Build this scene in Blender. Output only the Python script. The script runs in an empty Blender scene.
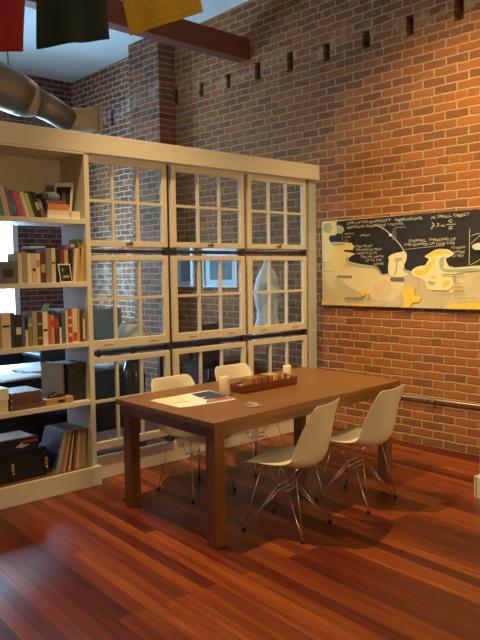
import bpy, bmesh, math, random
from mathutils import Vector, Matrix
random.seed(7)
C = bpy.context.scene.collection
# ------------------------------------------------------------------ camera numbers
F = 697.79; CAM = Vector((-5.5425, -4.7299, 1.6241))
RT = Vector((0.7308614, -0.68237343, -0.01442658)); UP = Vector((0.05862125, 0.04169976, 0.99740898)); FW = Vector((0.6800038, 0.72981343, -0.07047833))
def on(ax, c, x, y):
    """point of the plane ax=c seen at a measured place of the photograph"""
    i = 'xyz'.index(ax)
    d = FW + RT * ((x - 240) / F) - UP * ((y - 320) / F)
    return CAM + d * ((c - CAM[i]) / d[i])

# ------------------------------------------------------------------ helpers
class MB:
    def __init__(s): s.bm = bmesh.new()
    def box(s, x0, x1, y0, y1, z0, z1, M=None):
        v = [s.bm.verts.new((M @ Vector(p)) if M else p) for p in
             [(x0,y0,z0),(x1,y0,z0),(x1,y1,z0),(x0,y1,z0),(x0,y0,z1),(x1,y0,z1),(x1,y1,z1),(x0,y1,z1)]]
        for f in [(3,2,1,0),(4,5,6,7),(0,1,5,4),(1,2,6,5),(2,3,7,6),(3,0,4,7)]:
            s.bm.faces.new([v[i] for i in f])
        return s
    def hexa(s, pts):
        v = [s.bm.verts.new(p) for p in pts]
        for f in [(3,2,1,0),(4,5,6,7),(0,1,5,4),(1,2,6,5),(2,3,7,6),(3,0,4,7)]:
            s.bm.faces.new([v[i] for i in f])
        return s
    def quad(s, *pts):
        s.bm.faces.new([s.bm.verts.new(p) for p in pts]); return s
    def loft(s, rings, cap=True, closed=True):
        R = [[s.bm.verts.new(p) for p in r] for r in rings]
        n = len(R[0])
        for a, b in zip(R, R[1:]):
            for i in range(n if closed else n - 1):
                j = (i + 1) % n
                s.bm.faces.new([a[i], a[j], b[j], b[i]])
        if cap:
            s.bm.faces.new(R[0][::-1]); s.bm.faces.new(R[-1])
        return s
    def tube(s, pts, r, seg=8, cap=True):
        pts = [Vector(p) for p in pts]; rr = r if isinstance(r, (list, tuple)) else [r] * len(pts)
        rings = []; ref = None
        for i, p in enumerate(pts):
            t = (pts[min(i+1, len(pts)-1)] - pts[max(i-1, 0)]).normalized()
            if ref is None: ref = Vector((0,0,1)) if abs(t.z) < .9 else Vector((1,0,0))
            a = t.cross(ref).normalized(); b = t.cross(a).normalized(); ref = -(t.cross(a)).normalized() if False else ref
            rings.append([p + (a*math.cos(2*math.pi*k/seg) + b*math.sin(2*math.pi*k/seg))*rr[i] for k in range(seg)])
        return s.loft(rings, cap)
    def lathe(s, prof, c=(0,0,0), seg=24, sx=1, sy=1):
        return s.loft([[(c[0]+r*sx*math.cos(2*math.pi*k/seg), c[1]+r*sy*math.sin(2*math.pi*k/seg), c[2]+z) for k in range(seg)] for r, z in prof])
    def prism(s, pts, off):
        off = Vector(off); a = [s.bm.verts.new(p) for p in pts]; b = [s.bm.verts.new(Vector(p)+off) for p in pts]
        n = len(a)
        fa = s.bm.faces.new(a); fb = s.bm.faces.new(b[::-1])
        for i in range(n): s.bm.faces.new([a[i], b[i], b[(i+1)%n], a[(i+1)%n]])
        fa.normal_update(); fb.normal_update()
        bmesh.ops.triangulate(s.bm, faces=[fa, fb]); return s
    def build(s, name, mat, parent=None, smooth=False, bevel=0, solid=0, sub=0):
        bmesh.ops.recalc_face_normals(s.bm, faces=s.bm.faces[:])
        me = bpy.data.meshes.new(name)
        if parent is not None:
            q = parent; off = Vector(parent.location)
            while q.parent: q = q.parent; off += q.location
            bmesh.ops.translate(s.bm, vec=-off, verts=s.bm.verts[:])
        s.bm.to_mesh(me); s.bm.free()
        me.materials.append(mat)
        if smooth:
            for p in me.polygons: p.use_smooth = True
        o = bpy.data.objects.new(name, me); C.objects.link(o)
        if parent is not None: o.parent = parent
        if solid:
            m = o.modifiers.new('thickness', 'SOLIDIFY'); m.thickness = solid; m.offset = 0
        if sub:
            m = o.modifiers.new('smooth', 'SUBSURF'); m.levels = sub; m.render_levels = sub
        if bevel:
            m = o.modifiers.new('bevel', 'BEVEL'); m.width = bevel; m.segments = 2; m.limit_method = 'ANGLE'
        return o
def tag(o, label=None, cat=None, group=None, kind=None):
    if label: o['label'] = label
    if cat: o['category'] = cat
    if group: o['group'] = group
    if kind: o['kind'] = kind
    return o
def empty(name, loc, label, cat, group=None):
    o = bpy.data.objects.new(name, None); o.empty_display_size = .1; C.objects.link(o); o.location = loc
    return tag(o, label, cat, group)
def struct(o): o['kind'] = 'structure'; return o
def copy_tree(o, parent=None):
    c = o.copy(); C.objects.link(c)
    if parent: c.parent = parent
    for ch in list(o.children): copy_tree(ch, c)
    return c

# ------------------------------------------------------------------ materials
def newmat(name):
    m = bpy.data.materials.new(name); m.use_nodes = True
    nt = m.node_tree; b = nt.nodes['Principled BSDF']; return m, nt, b
def N(nt, t, **kw):
    n = nt.nodes.new(t)
    for k, v in kw.items():
        if k in n.inputs: n.inputs[k].default_value = v
        else: setattr(n, k, v)
    return n
def L(nt, a, b): nt.links.new(a, b)
def plain(name, col, rough=.5, var=.08, scale=8, metal=0, bump=0, coat=0):
    m, nt, b = newmat(name)
    tc = N(nt, 'ShaderNodeTexCoord'); no = N(nt, 'ShaderNodeTexNoise', Scale=scale, Detail=4.0)
    L(nt, tc.outputs['Object'], no.inputs['Vector'])
    mx = N(nt, 'ShaderNodeMix', data_type='RGBA'); mx.inputs[6].default_value = (*[c*(1-var) for c in col], 1); mx.inputs[7].default_value = (*[min(1, c*(1+var)) for c in col], 1)
    L(nt, no.outputs['Fac'], mx.inputs[0]); L(nt, mx.outputs[2], b.inputs['Base Color'])
    b.inputs['Roughness'].default_value = rough; b.inputs['Metallic'].default_value = metal; b.inputs['Coat Weight'].default_value = coat
    if bump:
        bp = N(nt, 'ShaderNodeBump', Strength=bump, Distance=.01); L(nt, no.outputs['Fac'], bp.inputs['Height']); L(nt, bp.outputs[0], b.inputs['Normal'])
    return m
_pc = {}
def col(c, rough=.6):
    k = (c, rough)
    if k not in _pc: _pc[k] = plain('paint_%d' % len(_pc), c, rough, .06, 20)
    return _pc[k]
def mathn(nt, op, a, b=None, c=None):
    n = nt.nodes.new('ShaderNodeMath'); n.operation = op
    for i, v in enumerate([a, b, c]):
        if v is None: continue
        if isinstance(v, (int, float)): n.inputs[i].default_value = v
        else: L(nt, v, n.inputs[i])
    return n.outputs[0]
def brick_mat(name, ua, c1, c2, c3, mortar, limewash=0):
    """ua: 'X' or 'Y' = object axis running along the wall"""
    m, nt, b = newmat(name)
    tc = N(nt, 'ShaderNodeTexCoord'); sp = N(nt, 'ShaderNodeSeparateXYZ'); L(nt, tc.outputs['Object'], sp.inputs[0])
    nz = N(nt, 'ShaderNodeTexNoise', Scale=9.0, Detail=3.0); L(nt, tc.outputs['Object'], nz.inputs['Vector'])
    nsp = N(nt, 'ShaderNodeSeparateColor'); L(nt, nz.outputs['Color'], nsp.inputs[0])
    u = mathn(nt, 'ADD', sp.outputs[ua], mathn(nt, 'MULTIPLY', mathn(nt, 'SUBTRACT', nsp.outputs[0], .5), .034))
    v = mathn(nt, 'ADD', sp.outputs['Z'], mathn(nt, 'MULTIPLY', mathn(nt, 'SUBTRACT', nsp.outputs[1], .5), .024))
    H = .0765
    row = mathn(nt, 'FLOOR', mathn(nt, 'DIVIDE', v, H))
    hdr = mathn(nt, 'LESS_THAN', mathn(nt, 'MODULO', mathn(nt, 'ADD', row, 2.0), 7.0), .5)      # a header course every seventh row
    us = mathn(nt, 'MULTIPLY', u, mathn(nt, 'ADD', 1.0, mathn(nt, 'MULTIPLY', hdr, .95)))
    cb = N(nt, 'ShaderNodeCombineXYZ'); L(nt, us, cb.inputs[0]); L(nt, v, cb.inputs[1])
    br = N(nt, 'ShaderNodeTexBrick'); br.offset = .5; br.inputs['Scale'].default_value = 1
    br.inputs['Brick Width'].default_value = .222; br.inputs['Row Height'].default_value = H
    br.inputs['Mortar Size'].default_value = .0095; br.inputs['Mortar Smooth'].default_value = .6; br.inputs['Bias'].default_value = -.1
    br.inputs['Color1'].default_value = (0,0,0,1); br.inputs['Color2'].default_value = (1,1,1,1); br.inputs['Mortar'].default_value = (.5,.5,.5,1)
    L(nt, cb.outputs[0], br.inputs['Vector'])
    rp = N(nt, 'ShaderNodeValToRGB'); L(nt, br.outputs['Color'], rp.inputs[0])
    e = rp.color_ramp.elements; e[0].position = 0; e[0].color = (*c2, 1); e[1].position = 1; e[1].color = (*c3, 1)
    for p_, c_ in ((.25, tuple(a*.8 + b_*.2 for a, b_ in zip(c2, c1))), (.4, c1), (.75, tuple(q*1.12 for q in c1)), (.93, tuple(q*1.2 for q in c1))):
        k = rp.color_ramp.elements.new(p_); k.color = (*c_, 1)
    big = N(nt, 'ShaderNodeTexNoise', Scale=1.6, Detail=5.0, Roughness=.7); L(nt, tc.outputs['Object'], big.inputs['Vector'])
    fin = N(nt, 'ShaderNodeTexNoise', Scale=60.0, Detail=4.0); L(nt, tc.outputs['Object'], fin.inputs['Vector'])
    mx = N(nt, 'ShaderNodeMix', data_type='RGBA', blend_type='MULTIPLY'); mx.inputs[0].default_value = .55
    L(nt, rp.outputs[0], mx.inputs[6])
    r2 = N(nt, 'ShaderNodeValToRGB'); r2.color_ramp.elements[0].position = .3; r2.color_ramp.elements[0].color = (.62,.58,.55,1); r2.color_ramp.elements[1].position = .65
    L(nt, big.outputs['Fac'], r2.inputs[0]); L(nt, r2.outputs[0], mx.inputs[7])
    mo = N(nt, 'ShaderNodeMix', data_type='RGBA'); L(nt, br.outputs['Fac'], mo.inputs[0]); L(nt, mx.outputs[2], mo.inputs[6]); mo.inputs[7].default_value = (*mortar, 1)
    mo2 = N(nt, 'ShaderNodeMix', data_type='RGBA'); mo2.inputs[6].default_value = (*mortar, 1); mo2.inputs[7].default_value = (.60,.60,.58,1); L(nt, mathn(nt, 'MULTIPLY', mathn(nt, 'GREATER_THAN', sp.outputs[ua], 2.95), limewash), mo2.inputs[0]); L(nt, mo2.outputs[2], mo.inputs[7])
    # smeared mortar: patches, plus the rough repaired band beside the joist pockets
    z = sp.outputs['Z']
    band = mathn(nt, 'MAXIMUM', mathn(nt, 'SUBTRACT', 1.0, mathn(nt, 'MULTIPLY', mathn(nt, 'ABSOLUTE', mathn(nt, 'SUBTRACT', z, 3.84)), 4.5)), 0.0)
    sm = N(nt, 'ShaderNodeTexNoise', Scale=7.0, Detail=6.0, Roughness=.75); L(nt, tc.outputs['Object'], sm.inputs['Vector'])
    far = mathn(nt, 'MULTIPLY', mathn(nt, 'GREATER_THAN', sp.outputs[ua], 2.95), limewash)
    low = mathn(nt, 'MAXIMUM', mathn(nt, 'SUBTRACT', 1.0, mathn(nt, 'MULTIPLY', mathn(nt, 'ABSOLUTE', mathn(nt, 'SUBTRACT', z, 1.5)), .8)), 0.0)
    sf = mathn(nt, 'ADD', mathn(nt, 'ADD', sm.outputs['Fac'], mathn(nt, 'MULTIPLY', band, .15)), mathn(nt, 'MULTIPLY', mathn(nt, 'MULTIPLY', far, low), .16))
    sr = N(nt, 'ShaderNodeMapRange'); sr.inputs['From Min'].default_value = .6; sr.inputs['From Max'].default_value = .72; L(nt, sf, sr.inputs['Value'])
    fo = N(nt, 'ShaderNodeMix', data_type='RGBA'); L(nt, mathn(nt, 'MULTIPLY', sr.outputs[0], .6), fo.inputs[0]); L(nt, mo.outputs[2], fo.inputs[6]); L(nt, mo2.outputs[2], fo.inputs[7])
    L(nt, fo.outputs[2], b.inputs['Base Color']); b.inputs['Roughness'].default_value = .85; b.inputs['Specular IOR Level'].default_value = .25
    h = mathn(nt, 'ADD', mathn(nt, 'MULTIPLY', mathn(nt, 'SUBTRACT', 1.0, br.outputs['Fac']), 1.0), mathn(nt, 'MULTIPLY', fin.outputs['Fac'], .45))
    bp = N(nt, 'ShaderNodeBump', Strength=.8, Distance=.012); L(nt, h, bp.inputs['Height']); L(nt, bp.outputs[0], b.inputs['Normal'])
    return m
def wood(name, c1, c2, axis='X', scale=1., rough=.4, coat=0, bands=14):
    m, nt, b = newmat(name)
    tc = N(nt, 'ShaderNodeTexCoord'); mp = N(nt, 'ShaderNodeMapping')
    s = [bands*2.2]*3; s['XYZ'.index(axis)] = 1.2
    mp.inputs['Scale'].default_value = [q*scale for q in s]
    L(nt, tc.outputs['Object'], mp.inputs[0])
    no = N(nt, 'ShaderNodeTexNoise', Scale=1.0, Detail=6.0, Roughness=.6, Distortion=.4); L(nt, mp.outputs[0], no.inputs['Vector'])
    r = N(nt, 'ShaderNodeValToRGB'); r.color_ramp.elements[0].position = .3; r.color_ramp.elements[1].position = .7
    r.color_ramp.elements[0].color = (*c1,1); r.color_ramp.elements[1].color = (*c2,1); L(nt, no.outputs['Fac'], r.inputs[0])
    L(nt, r.outputs[0], b.inputs['Base Color']); b.inputs['Roughness'].default_value = rough; b.inputs['Coat Weight'].default_value = coat
    bp = N(nt, 'ShaderNodeBump', Strength=.12, Distance=.005); L(nt, no.outputs['Fac'], bp.inputs['Height']); L(nt, bp.outputs[0], b.inputs['Normal'])
    return m
def floor_mat():
    m, nt, b = newmat('old fir floorboards')
    tc = N(nt, 'ShaderNodeTexCoord'); mp = N(nt, 'ShaderNodeMapping'); mp.inputs['Rotation'].default_value = (0, 0, math.radians(90+4.5))
    L(nt, tc.outputs['Object'], mp.inputs[0])
    br = N(nt, 'ShaderNodeTexBrick'); br.offset = .37; br.offset_frequency = 3
    br.inputs['Scale'].default_value = 1; br.inputs['Brick Width'].default_value = 2.3; br.inputs['Row Height'].default_value = .083
    br.inputs['Mortar Size'].default_value = .0012; br.inputs['Mortar Smooth'].default_value = .3
    br.inputs['Color1'].default_value = (0,0,0,1); br.inputs['Color2'].default_value = (1,1,1,1); br.inputs['Mortar'].default_value = (.5,.5,.5,1)
    L(nt, mp.outputs[0], br.inputs['Vector'])
    m2 = N(nt, 'ShaderNodeMapping'); m2.inputs['Scale'].default_value = (1.3, 26, 1); L(nt, mp.outputs[0], m2.inputs[0])
    g = N(nt, 'ShaderNodeTexNoise', Scale=1.0, Detail=7.0, Roughness=.65, Distortion=.5); L(nt, m2.outputs[0], g.inputs['Vector'])
    f = mathn(nt, 'ADD', mathn(nt, 'MULTIPLY', br.outputs['Color'], .42), mathn(nt, 'MULTIPLY', g.outputs['Fac'], .72))
    r = N(nt, 'ShaderNodeValToRGB'); e = r.color_ramp.elements
    e[0].position = .25; e[0].color = (.035,.006,.004,1); e[1].position = .95; e[1].color = (.46,.125,.018,1)
    k = e.new(.45); k.color = (.11,.016,.006,1); k = e.new(.62); k.color = (.19,.034,.009,1); k = e.new(.8); k.color = (.30,.07,.012,1)
    L(nt, f, r.inputs[0])
    mo = N(nt, 'ShaderNodeMix', data_type='RGBA'); L(nt, br.outputs['Fac'], mo.inputs[0]); L(nt, r.outputs[0], mo.inputs[6]); mo.inputs[7].default_value = (.04,.01,.005,1)
    L(nt, mo.outputs[2], b.inputs['Base Color'])
    w = N(nt, 'ShaderNodeTexNoise', Scale=2.5, Detail=3.0); L(nt, tc.outputs['Object'], w.inputs['Vector'])
    L(nt, mathn(nt, 'ADD', .2, mathn(nt, 'MULTIPLY', w.outputs['Fac'], .25)), b.inputs['Roughness']); b.inputs['Specular IOR Level'].default_value = .38
    h = mathn(nt, 'SUBTRACT', mathn(nt, 'ADD', mathn(nt, 'MULTIPLY', g.outputs['Fac'], .3), mathn(nt, 'MULTIPLY', w.outputs['Fac'], 1.2)), br.outputs['Fac'])
    bp = N(nt, 'ShaderNodeBump', Strength=.25, Distance=.004); L(nt, h, bp.inputs['Height']); L(nt, bp.outputs[0], b.inputs['Normal'])
    return m
def glass_mat():
    m, nt, b = newmat('window glass')
    out = nt.nodes['Material Output']
    g = N(nt, 'ShaderNodeBsdfGlossy', Roughness=.02); t = N(nt, 'ShaderNodeBsdfTransparent'); t.inputs[0].default_value = (.93,.96,.96,1)
    mx = nt.nodes.new('ShaderNodeMixShader'); fr = N(nt, 'ShaderNodeFresnel', IOR=1.5)
    ge = nt.nodes.new('ShaderNodeNewGeometry')
    L(nt, mathn(nt, 'MULTIPLY', fr.outputs[0], mathn(nt, 'SUBTRACT', 1.0, ge.outputs['Backfacing'])), mx.inputs[0]); L(nt, t.outputs[0], mx.inputs[1]); L(nt, g.outputs[0], mx.inputs[2]); L(nt, mx.outputs[0], out.inputs[0])
    nt.nodes.remove(b); return m
def emit_mat(name, c, s):
    m, nt, b = newmat(name); b.inputs['Emission Color'].default_value = (*c,1); b.inputs['Emission Strength'].default_value = s; b.inputs['Base Color'].default_value = (*c,1); return m

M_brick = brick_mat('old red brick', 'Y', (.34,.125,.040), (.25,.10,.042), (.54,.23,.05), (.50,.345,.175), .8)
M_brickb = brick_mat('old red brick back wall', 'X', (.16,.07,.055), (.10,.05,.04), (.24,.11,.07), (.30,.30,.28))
M_brickp = brick_mat('pilaster brick', 'Y', (.24,.085,.045), (.15,.06,.035), (.4,.17,.06), (.36,.29,.2))
M_floor = floor_mat()
M_cream = plain('cream painted wood', (.74,.69,.57), .45, .04, 6, bump=.05)
M_sash = plain('old cream sash paint', (.70,.63,.50), .5, .1, 14, bump=.1)
M_ceil = plain('white ceiling with daylight tint', (.72,.86,.90), .8, .05, 3)  # blue of the bounced window light is mixed into the white
M_panel = plain('beige back panel', (.52,.45,.39), .7, .05, 5)
M_dark = wood('dark stained post wood', (.05,.02,.012), (.10,.045,.025), 'Z', rough=.6)
M_bluegrey = plain('pale blue grey painted post', (.46,.50,.50), .5, .05, 6)
M_beam = wood('red brown timber', (.11,.028,.012), (.19,.05,.02), 'X', .5, .6)
M_table = wood('oiled oak table', (.17,.070,.018), (.28,.12,.030), 'X', 1.1, .38)
M_tleg = wood('oiled oak leg', (.15,.058,.015), (.25,.10,.026), 'Z', 1.1, .42)
M_shell = plain('off white moulded plastic', (.82,.76,.60), .38, .02, 4)
M_chrome = plain('chrome wire', (.78,.74,.68), .3, .02, 4, metal=1)
M_rubber = plain('black rubber', (.015,.013,.012), .6)
M_wax = plain('cream candle wax', (.85,.72,.48), .45, .04, 20); M_wax.node_tree.nodes['Principled BSDF'].inputs['Subsurface Weight'].default_value = .2
M_glass = glass_mat()
M_duct = plain('galvanised duct steel', (.24,.18,.12), .45, .25, 5, metal=.6, bump=.05)
M_ductc = plain('tan duct fitting', (.40,.29,.17), .6, .1, 8)
M_pipe = plain('grey conduit', (.42,.40,.36), .4, .05, 6, metal=.6)
M_plaster = plain('cream plaster', (.62,.52,.33), .8, .05, 4)
M_black = plain('matt black', (.018,.018,.02), .5)
M_frameb = plain('black moulding', (.03,.03,.035), .45)
M_white = plain('white card', (.85,.86,.85), .7, .03, 10)
M_navy = plain('dark navy cloth', (.012,.02,.045), .6)
M_gold = plain('brass', (.72,.48,.16), .35, .05, 8, metal=.9)
M_daylight = emit_mat('bright daylight in window', (.55,.85,1.0), 9)

M_brass2 = plain('worn brass', (.25,.16,.07), .5, metal=.7)
M_key = plain('worn nickel', (.75,.72,.66), .45, .1, 30, metal=.6)
# ------------------------------------------------------------------ the room
YB = 4.9; CEIL0 = 4.64; CSL = .028                     # ceiling height at y=0, falls gently towards the back
def cz(y): return CEIL0 - CSL*y
fl = MB(); fl.box(-9, 0.3, -7.5, YB+.3, -.1, 0); struct(fl.build('floor', M_floor))
ce = MB(); ce.hexa([(-9,-7.5,cz(-7.5)),(.3,-7.5,cz(-7.5)),(.3,YB+.3,cz(YB+.3)),(-9,YB+.3,cz(YB+.3)),(-9,-7.5,cz(-7.5)+.1),(.3,-7.5,cz(-7.5)+.1),(.3,YB+.3,cz(YB+.3)+.1),(-9,YB+.3,cz(YB+.3)+.1)]); struct(ce.build('ceiling', M_ceil))
# brick wall on the right with real joist pockets
PH = .488; PY0 = 2.334
pockets = []
rw = random.Random(3)
for i in range(-4, 14):
    yc = PY0 - PH*i
    if yc < -7 or yc > 4.6: continue
    pockets.append((yc-.03-rw.random()*.015, yc+.035+rw.random()*.02, 3.70+rw.random()*.03, 3.87+rw.random()*.05))
ys = sorted({-7.5, YB} | {a for p in pockets for a in p[:2]})
bw = MB(); D = .24
for y0, y1 in zip(ys, ys[1:]):
    hit = [p for p in pockets if abs(p[0]-y0) < 1e-6]
    if hit:
        _, _, z0, z1 = hit[0]
        bw.quad((0,y0,0),(0,y1,0),(0,y1,z0),(0,y0,z0)); bw.quad((0,y0,z1),(0,y1,z1),(0,y1,5),(0,y0,5))
        bw.quad((D,y0,z0),(D,y1,z0),(D,y1,z1),(D,y0,z1)); bw.quad((0,y0,z0),(0,y1,z0),(D,y1,z0),(D,y0,z0))
        bw.quad((0,y0,z1),(0,y1,z1),(D,y1,z1),(D,y0,z1)); bw.quad((0,y0,z0),(0,y0,z1),(D,y0,z1),(D,y0,z0)); bw.quad((0,y1,z0),(0,y1,z1),(D,y1,z1),(D,y1,z0))
    else:
        bw.quad((0,y0,0),(0,y1,0),(0,y1,5),(0,y0,5))
bmesh.ops.remove_doubles(bw.bm, verts=bw.bm.verts[:], dist=1e-5)
# close the shell behind so the wall is solid
bw.box(D+.01, .45, -7.5, YB, 0, 5)
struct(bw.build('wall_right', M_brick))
pb = MB(); pb.box(-.25, 0, 2.36, 3.0, 0, cz(2.4)-.02); struct(pb.build('trim_1', M_brickp))
# back wall of the far room, with its window opening
WX0, WX1, WZ0, WZ1 = -2.25, -1.02, .55, 2.95
bk = MB()
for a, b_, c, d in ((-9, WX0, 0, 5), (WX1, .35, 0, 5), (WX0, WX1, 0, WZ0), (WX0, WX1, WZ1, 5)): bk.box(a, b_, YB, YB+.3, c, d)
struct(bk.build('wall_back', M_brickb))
wn = MB(); 
for a, b_, c, d in ((WX0, WX0+.07, WZ0, WZ1), (WX1-.02, WX1+.06, WZ0-.05, WZ1+.05), (WX0, WX1, WZ1-.07, WZ1), (WX0-.05, WX1, WZ0-.04, WZ0+.05), ((WX0+WX1)/2-.02, (WX0+WX1)/2+.02, WZ0, WZ1), (WX0, WX1, 1.72, 1.77)):
    wn.box(a, b_, YB-.03, YB+.06, c, d)
w1 = struct(wn.build('window_1', plain('white window frame', (.75,.8,.82), .5)))
pn = MB(); pn.box(WX0+.07, WX1-.02, YB+.07, YB+.08, WZ0+.05, WZ1-.07); struct(pn.build('window_pane', M_daylight, w1))
# stub of wall at the right edge of the view
sw = MB(); sw.box(-1.02, -.01, -2.75, -2.335, 0, cz(-2.5)-.01); struct(sw.build('wall_stub', M_plaster))
sb = MB(); sb.box(-1.055, -1.02, -2.77, -2.32, 0, .155); sb.box(-1.055, -.01, -2.335, -2.31, 0, .155); struct(sb.build('baseboard_right', M_cream, None, bevel=.004))
# pipe along the brick wall
t = MB(); t.tube([(-.03, -.5, .428), (-.03, -2.29, .446)], .011, 10)
cd = tag(t.build('wall_pipe', M_pipe, None, True), 'thin grey metal pipe running low along the brick wall', 'pipe')
for y in (-.62, -1.35, -2.1):
    MB().box(-.045, 0, y-.012, y+.012, .41, .455).build('pipe_clip', M_pipe, cd, bevel=.002)
# timber beam
bm_ = MB(); bm_.box(-7.5, -.002, .99, 1.16, 3.965, 4.2); 
tag(bm_.build('ceiling_beam', M_beam, None, bevel=.012), 'long reddish brown timber beam running into the brick wall near the ceiling', 'beam')

# ------------------------------------------------------------------ the partition
YF = -.12
h = MB(); h.box(-7, -.13, YF, .03, 2.515, 2.662); struct(h.build('trim_2', M_cream, None, bevel=.005))
h = MB(); h.box(-.235, -.13, -.07, .03, .0, 2.515); struct(h.build('trim_3', M_bluegrey, None, bevel=.004))
h = MB(); h.box(-.268, -.237, -.03, .03, .165, 2.515); struct(h.build('trim_4', M_dark))
h = MB(); h.box(-2.765, -.235, -.03, .03, 0, .175); struct(h.build('trim_5', M_cream, None, bevel=.006))
for n_, x in ((6, -1.975), (7, -1.096)):
    h = MB(); h.box(x-.022, x+.022, -.02, .025, .175, 2.515); struct(h.build('trim_%d' % n_, M_dark))
h = MB(); h.box(-2.765, -.27, .004, .024, 1.776, 1.805); struct(h.build('trim_8', M_dark))
h = MB(); h.box(-2.765, -.27, .004, .024, .975, 1.01); struct(h.build('trim_9', M_navy))

cols = [(-2.763, -2.0, 'next to the bookshelf', 'left'), (-1.952, -1.119, 'in the middle', 'middle'), (-1.073, -.27, 'beside the pale end post', 'right')]
rows = [(1.826, 2.508, 'top row', .035, .05), (1.031, 1.757, 'middle row', .06, .04), (.245, .967, 'bottom row', .05, .045)]
col_word = ['column nearest the bookshelf', 'middle column', 'column nearest the pale end post']
for ci, (x0, x1, _, cw) in enumerate(cols):
    for ri, (z0, z1, rwrd, br_, tr_) in enumerate(rows):
        e = empty('window_sash', ((x0+x1)/2, -.045, z0), 'old cream six-pane window sash, %s, %s' % (rwrd, col_word[ci]), 'window sash', 'salvaged window sashes in the partition')
        xs0 = x0; st = .048
        f = MB(); Y0, Y1 = -.062, -.024
        sl = .006 if ci == 0 else st
        f.box(xs0, xs0+sl, Y0, Y1, z0, z1); f.box(x1-st, x1, Y0, Y1, z0, z1)
        f.box(xs0+sl, x1-st, Y0, Y1, z0, z0+br_+.01); f.box(xs0+sl, x1-st, Y0, Y1, z1-tr_, z1)
        f.build('sash_frame', M_sash, e, bevel=.003)
        gx0, gx1, gz0, gz1 = xs0+st, x1-st, z0+br_+.01, z1-tr_
        if ci == 0: gx0 = -2.755+.0
        m = MB()
        g3 = (gx1-gx0)/3
        for k in (1, 2): m.box(gx0+g3*k-.011, gx0+g3*k+.011, -.056, -.03, gz0, gz1)
        zm = (gz0+gz1)/2 + .01
        m.box(gx0, gx1, -.055, -.031, zm-.011, zm+.011)
        m.build('muntin_bars', M_sash, e)
        g = MB(); g.box(gx0, gx1, -.045, -.042, gz0, gz1); g.build('glass_panes', M_glass, e)
        if ri < 2:
            cx = (x0+x1)/2
            if ri == 0:
                q = MB(); q.box(cx-.03, cx+.03, -.075, -.062, z0+.015, z0+.03); q.tube([(cx, -.07, z0+.02), (cx+.012, -.085, z0+.045)], .006, 6); q.build('sash_lock', M_brass2, e)
            else:
                for dx in (-.22, .22):
                    q = MB(); q.tube([(cx+dx-.035, -.062, z0+.03), (cx+dx-.03, -.078, z0+.032), (cx+dx+.03, -.078, z0+.032), (cx+dx+.035, -.062, z0+.03)], .004, 6); q.build('lift_handle', M_brass2, e)

# ------------------------------------------------------------------ bookshelf
SX0, SX1 = -4.55, -2.765
S = empty('bookshelf', (-3.6, 0, 0), 'built-in cream bookshelf full of books at the left end of the partition', 'bookshelf')
SD = .25; TH = .036
MB().box(SX1-.04, SX1, YF, SD, .0, 2.514).build('side_panel', M_cream, S, bevel=.003)
MB().box(SX0, SX0+.04, YF, SD, .0, 2.514).build('side_panel', M_cream, S, bevel=.003)
SZ = [2.022, 1.557, 1.107, .662]
for z in SZ: MB().box(SX0+.04, SX1-.04, YF, SD, z-TH, z).build('shelf_board', M_cream, S, bevel=.003)
MB().box(SX0+.04, SX1-.04, YF+.0, SD, .1, .142).build('bottom_shelf', M_tleg, S)
MB().box(SX0, SX1+.025, YF-.022, YF, 0, .148).build('plinth', M_cream, S, bevel=.004)
MB().box(SX1, SX1+.025, YF, -.03, 0, .148).build('plinth_return', M_cream, S, bevel=.003)
MB().box(SX0+.04, SX1-.04, SD-.014, SD-.002, 2.022, 2.5).build('back_panel', M_panel, S)
MB().box(SX0, SX1, YF, SD, 2.4999, 2.514).build('top_board', M_cream, S)

# ---- books
CN = {'cream': (.74,.62,.42), 'ivory': (.82,.74,.58), 'tan': (.55,.36,.18), 'mustard': (.58,.38,.09), 'teal': (.06,.32,.30), 'pink': (.62,.10,.22), 'pale pink': (.72,.48,.40),
      'blue-grey': (.16,.22,.27), 'purple': (.18,.10,.24), 'lavender': (.42,.34,.46), 'yellow-green': (.52,.50,.14), 'black': (.02,.02,.022), 'dark green': (.03,.08,.04), 'plum': (.20,.10,.16),
      'maroon': (.15,.025,.03), 'grey': (.27,.26,.25), 'dark red': (.26,.03,.03), 'dark blue': (.02,.04,.10), 'olive': (.26,.23,.13), 'dark brown': (.09,.045,.025), 'orange-red': (.62,.14,.04),
      'blue': (.06,.14,.28), 'red': (.55,.05,.03), 'brown': (.24,.12,.06), 'orange': (.68,.25,.06), 'white': (.84,.82,.76), 'khaki': (.38,.33,.2)}
ORD = ['first','second','third','fourth','fifth','sixth','seventh','eighth','ninth','tenth','eleventh','twelfth','thirteenth','fourteenth','fifteenth','sixteenth','seventeenth','eighteenth','nineteenth','twentieth','twenty-first','twenty-second','twenty-third','twenty-fourth','twenty-fifth']
M_pages = plain('book pages', (.74,.68,.55), .8, .06, 80)
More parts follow.
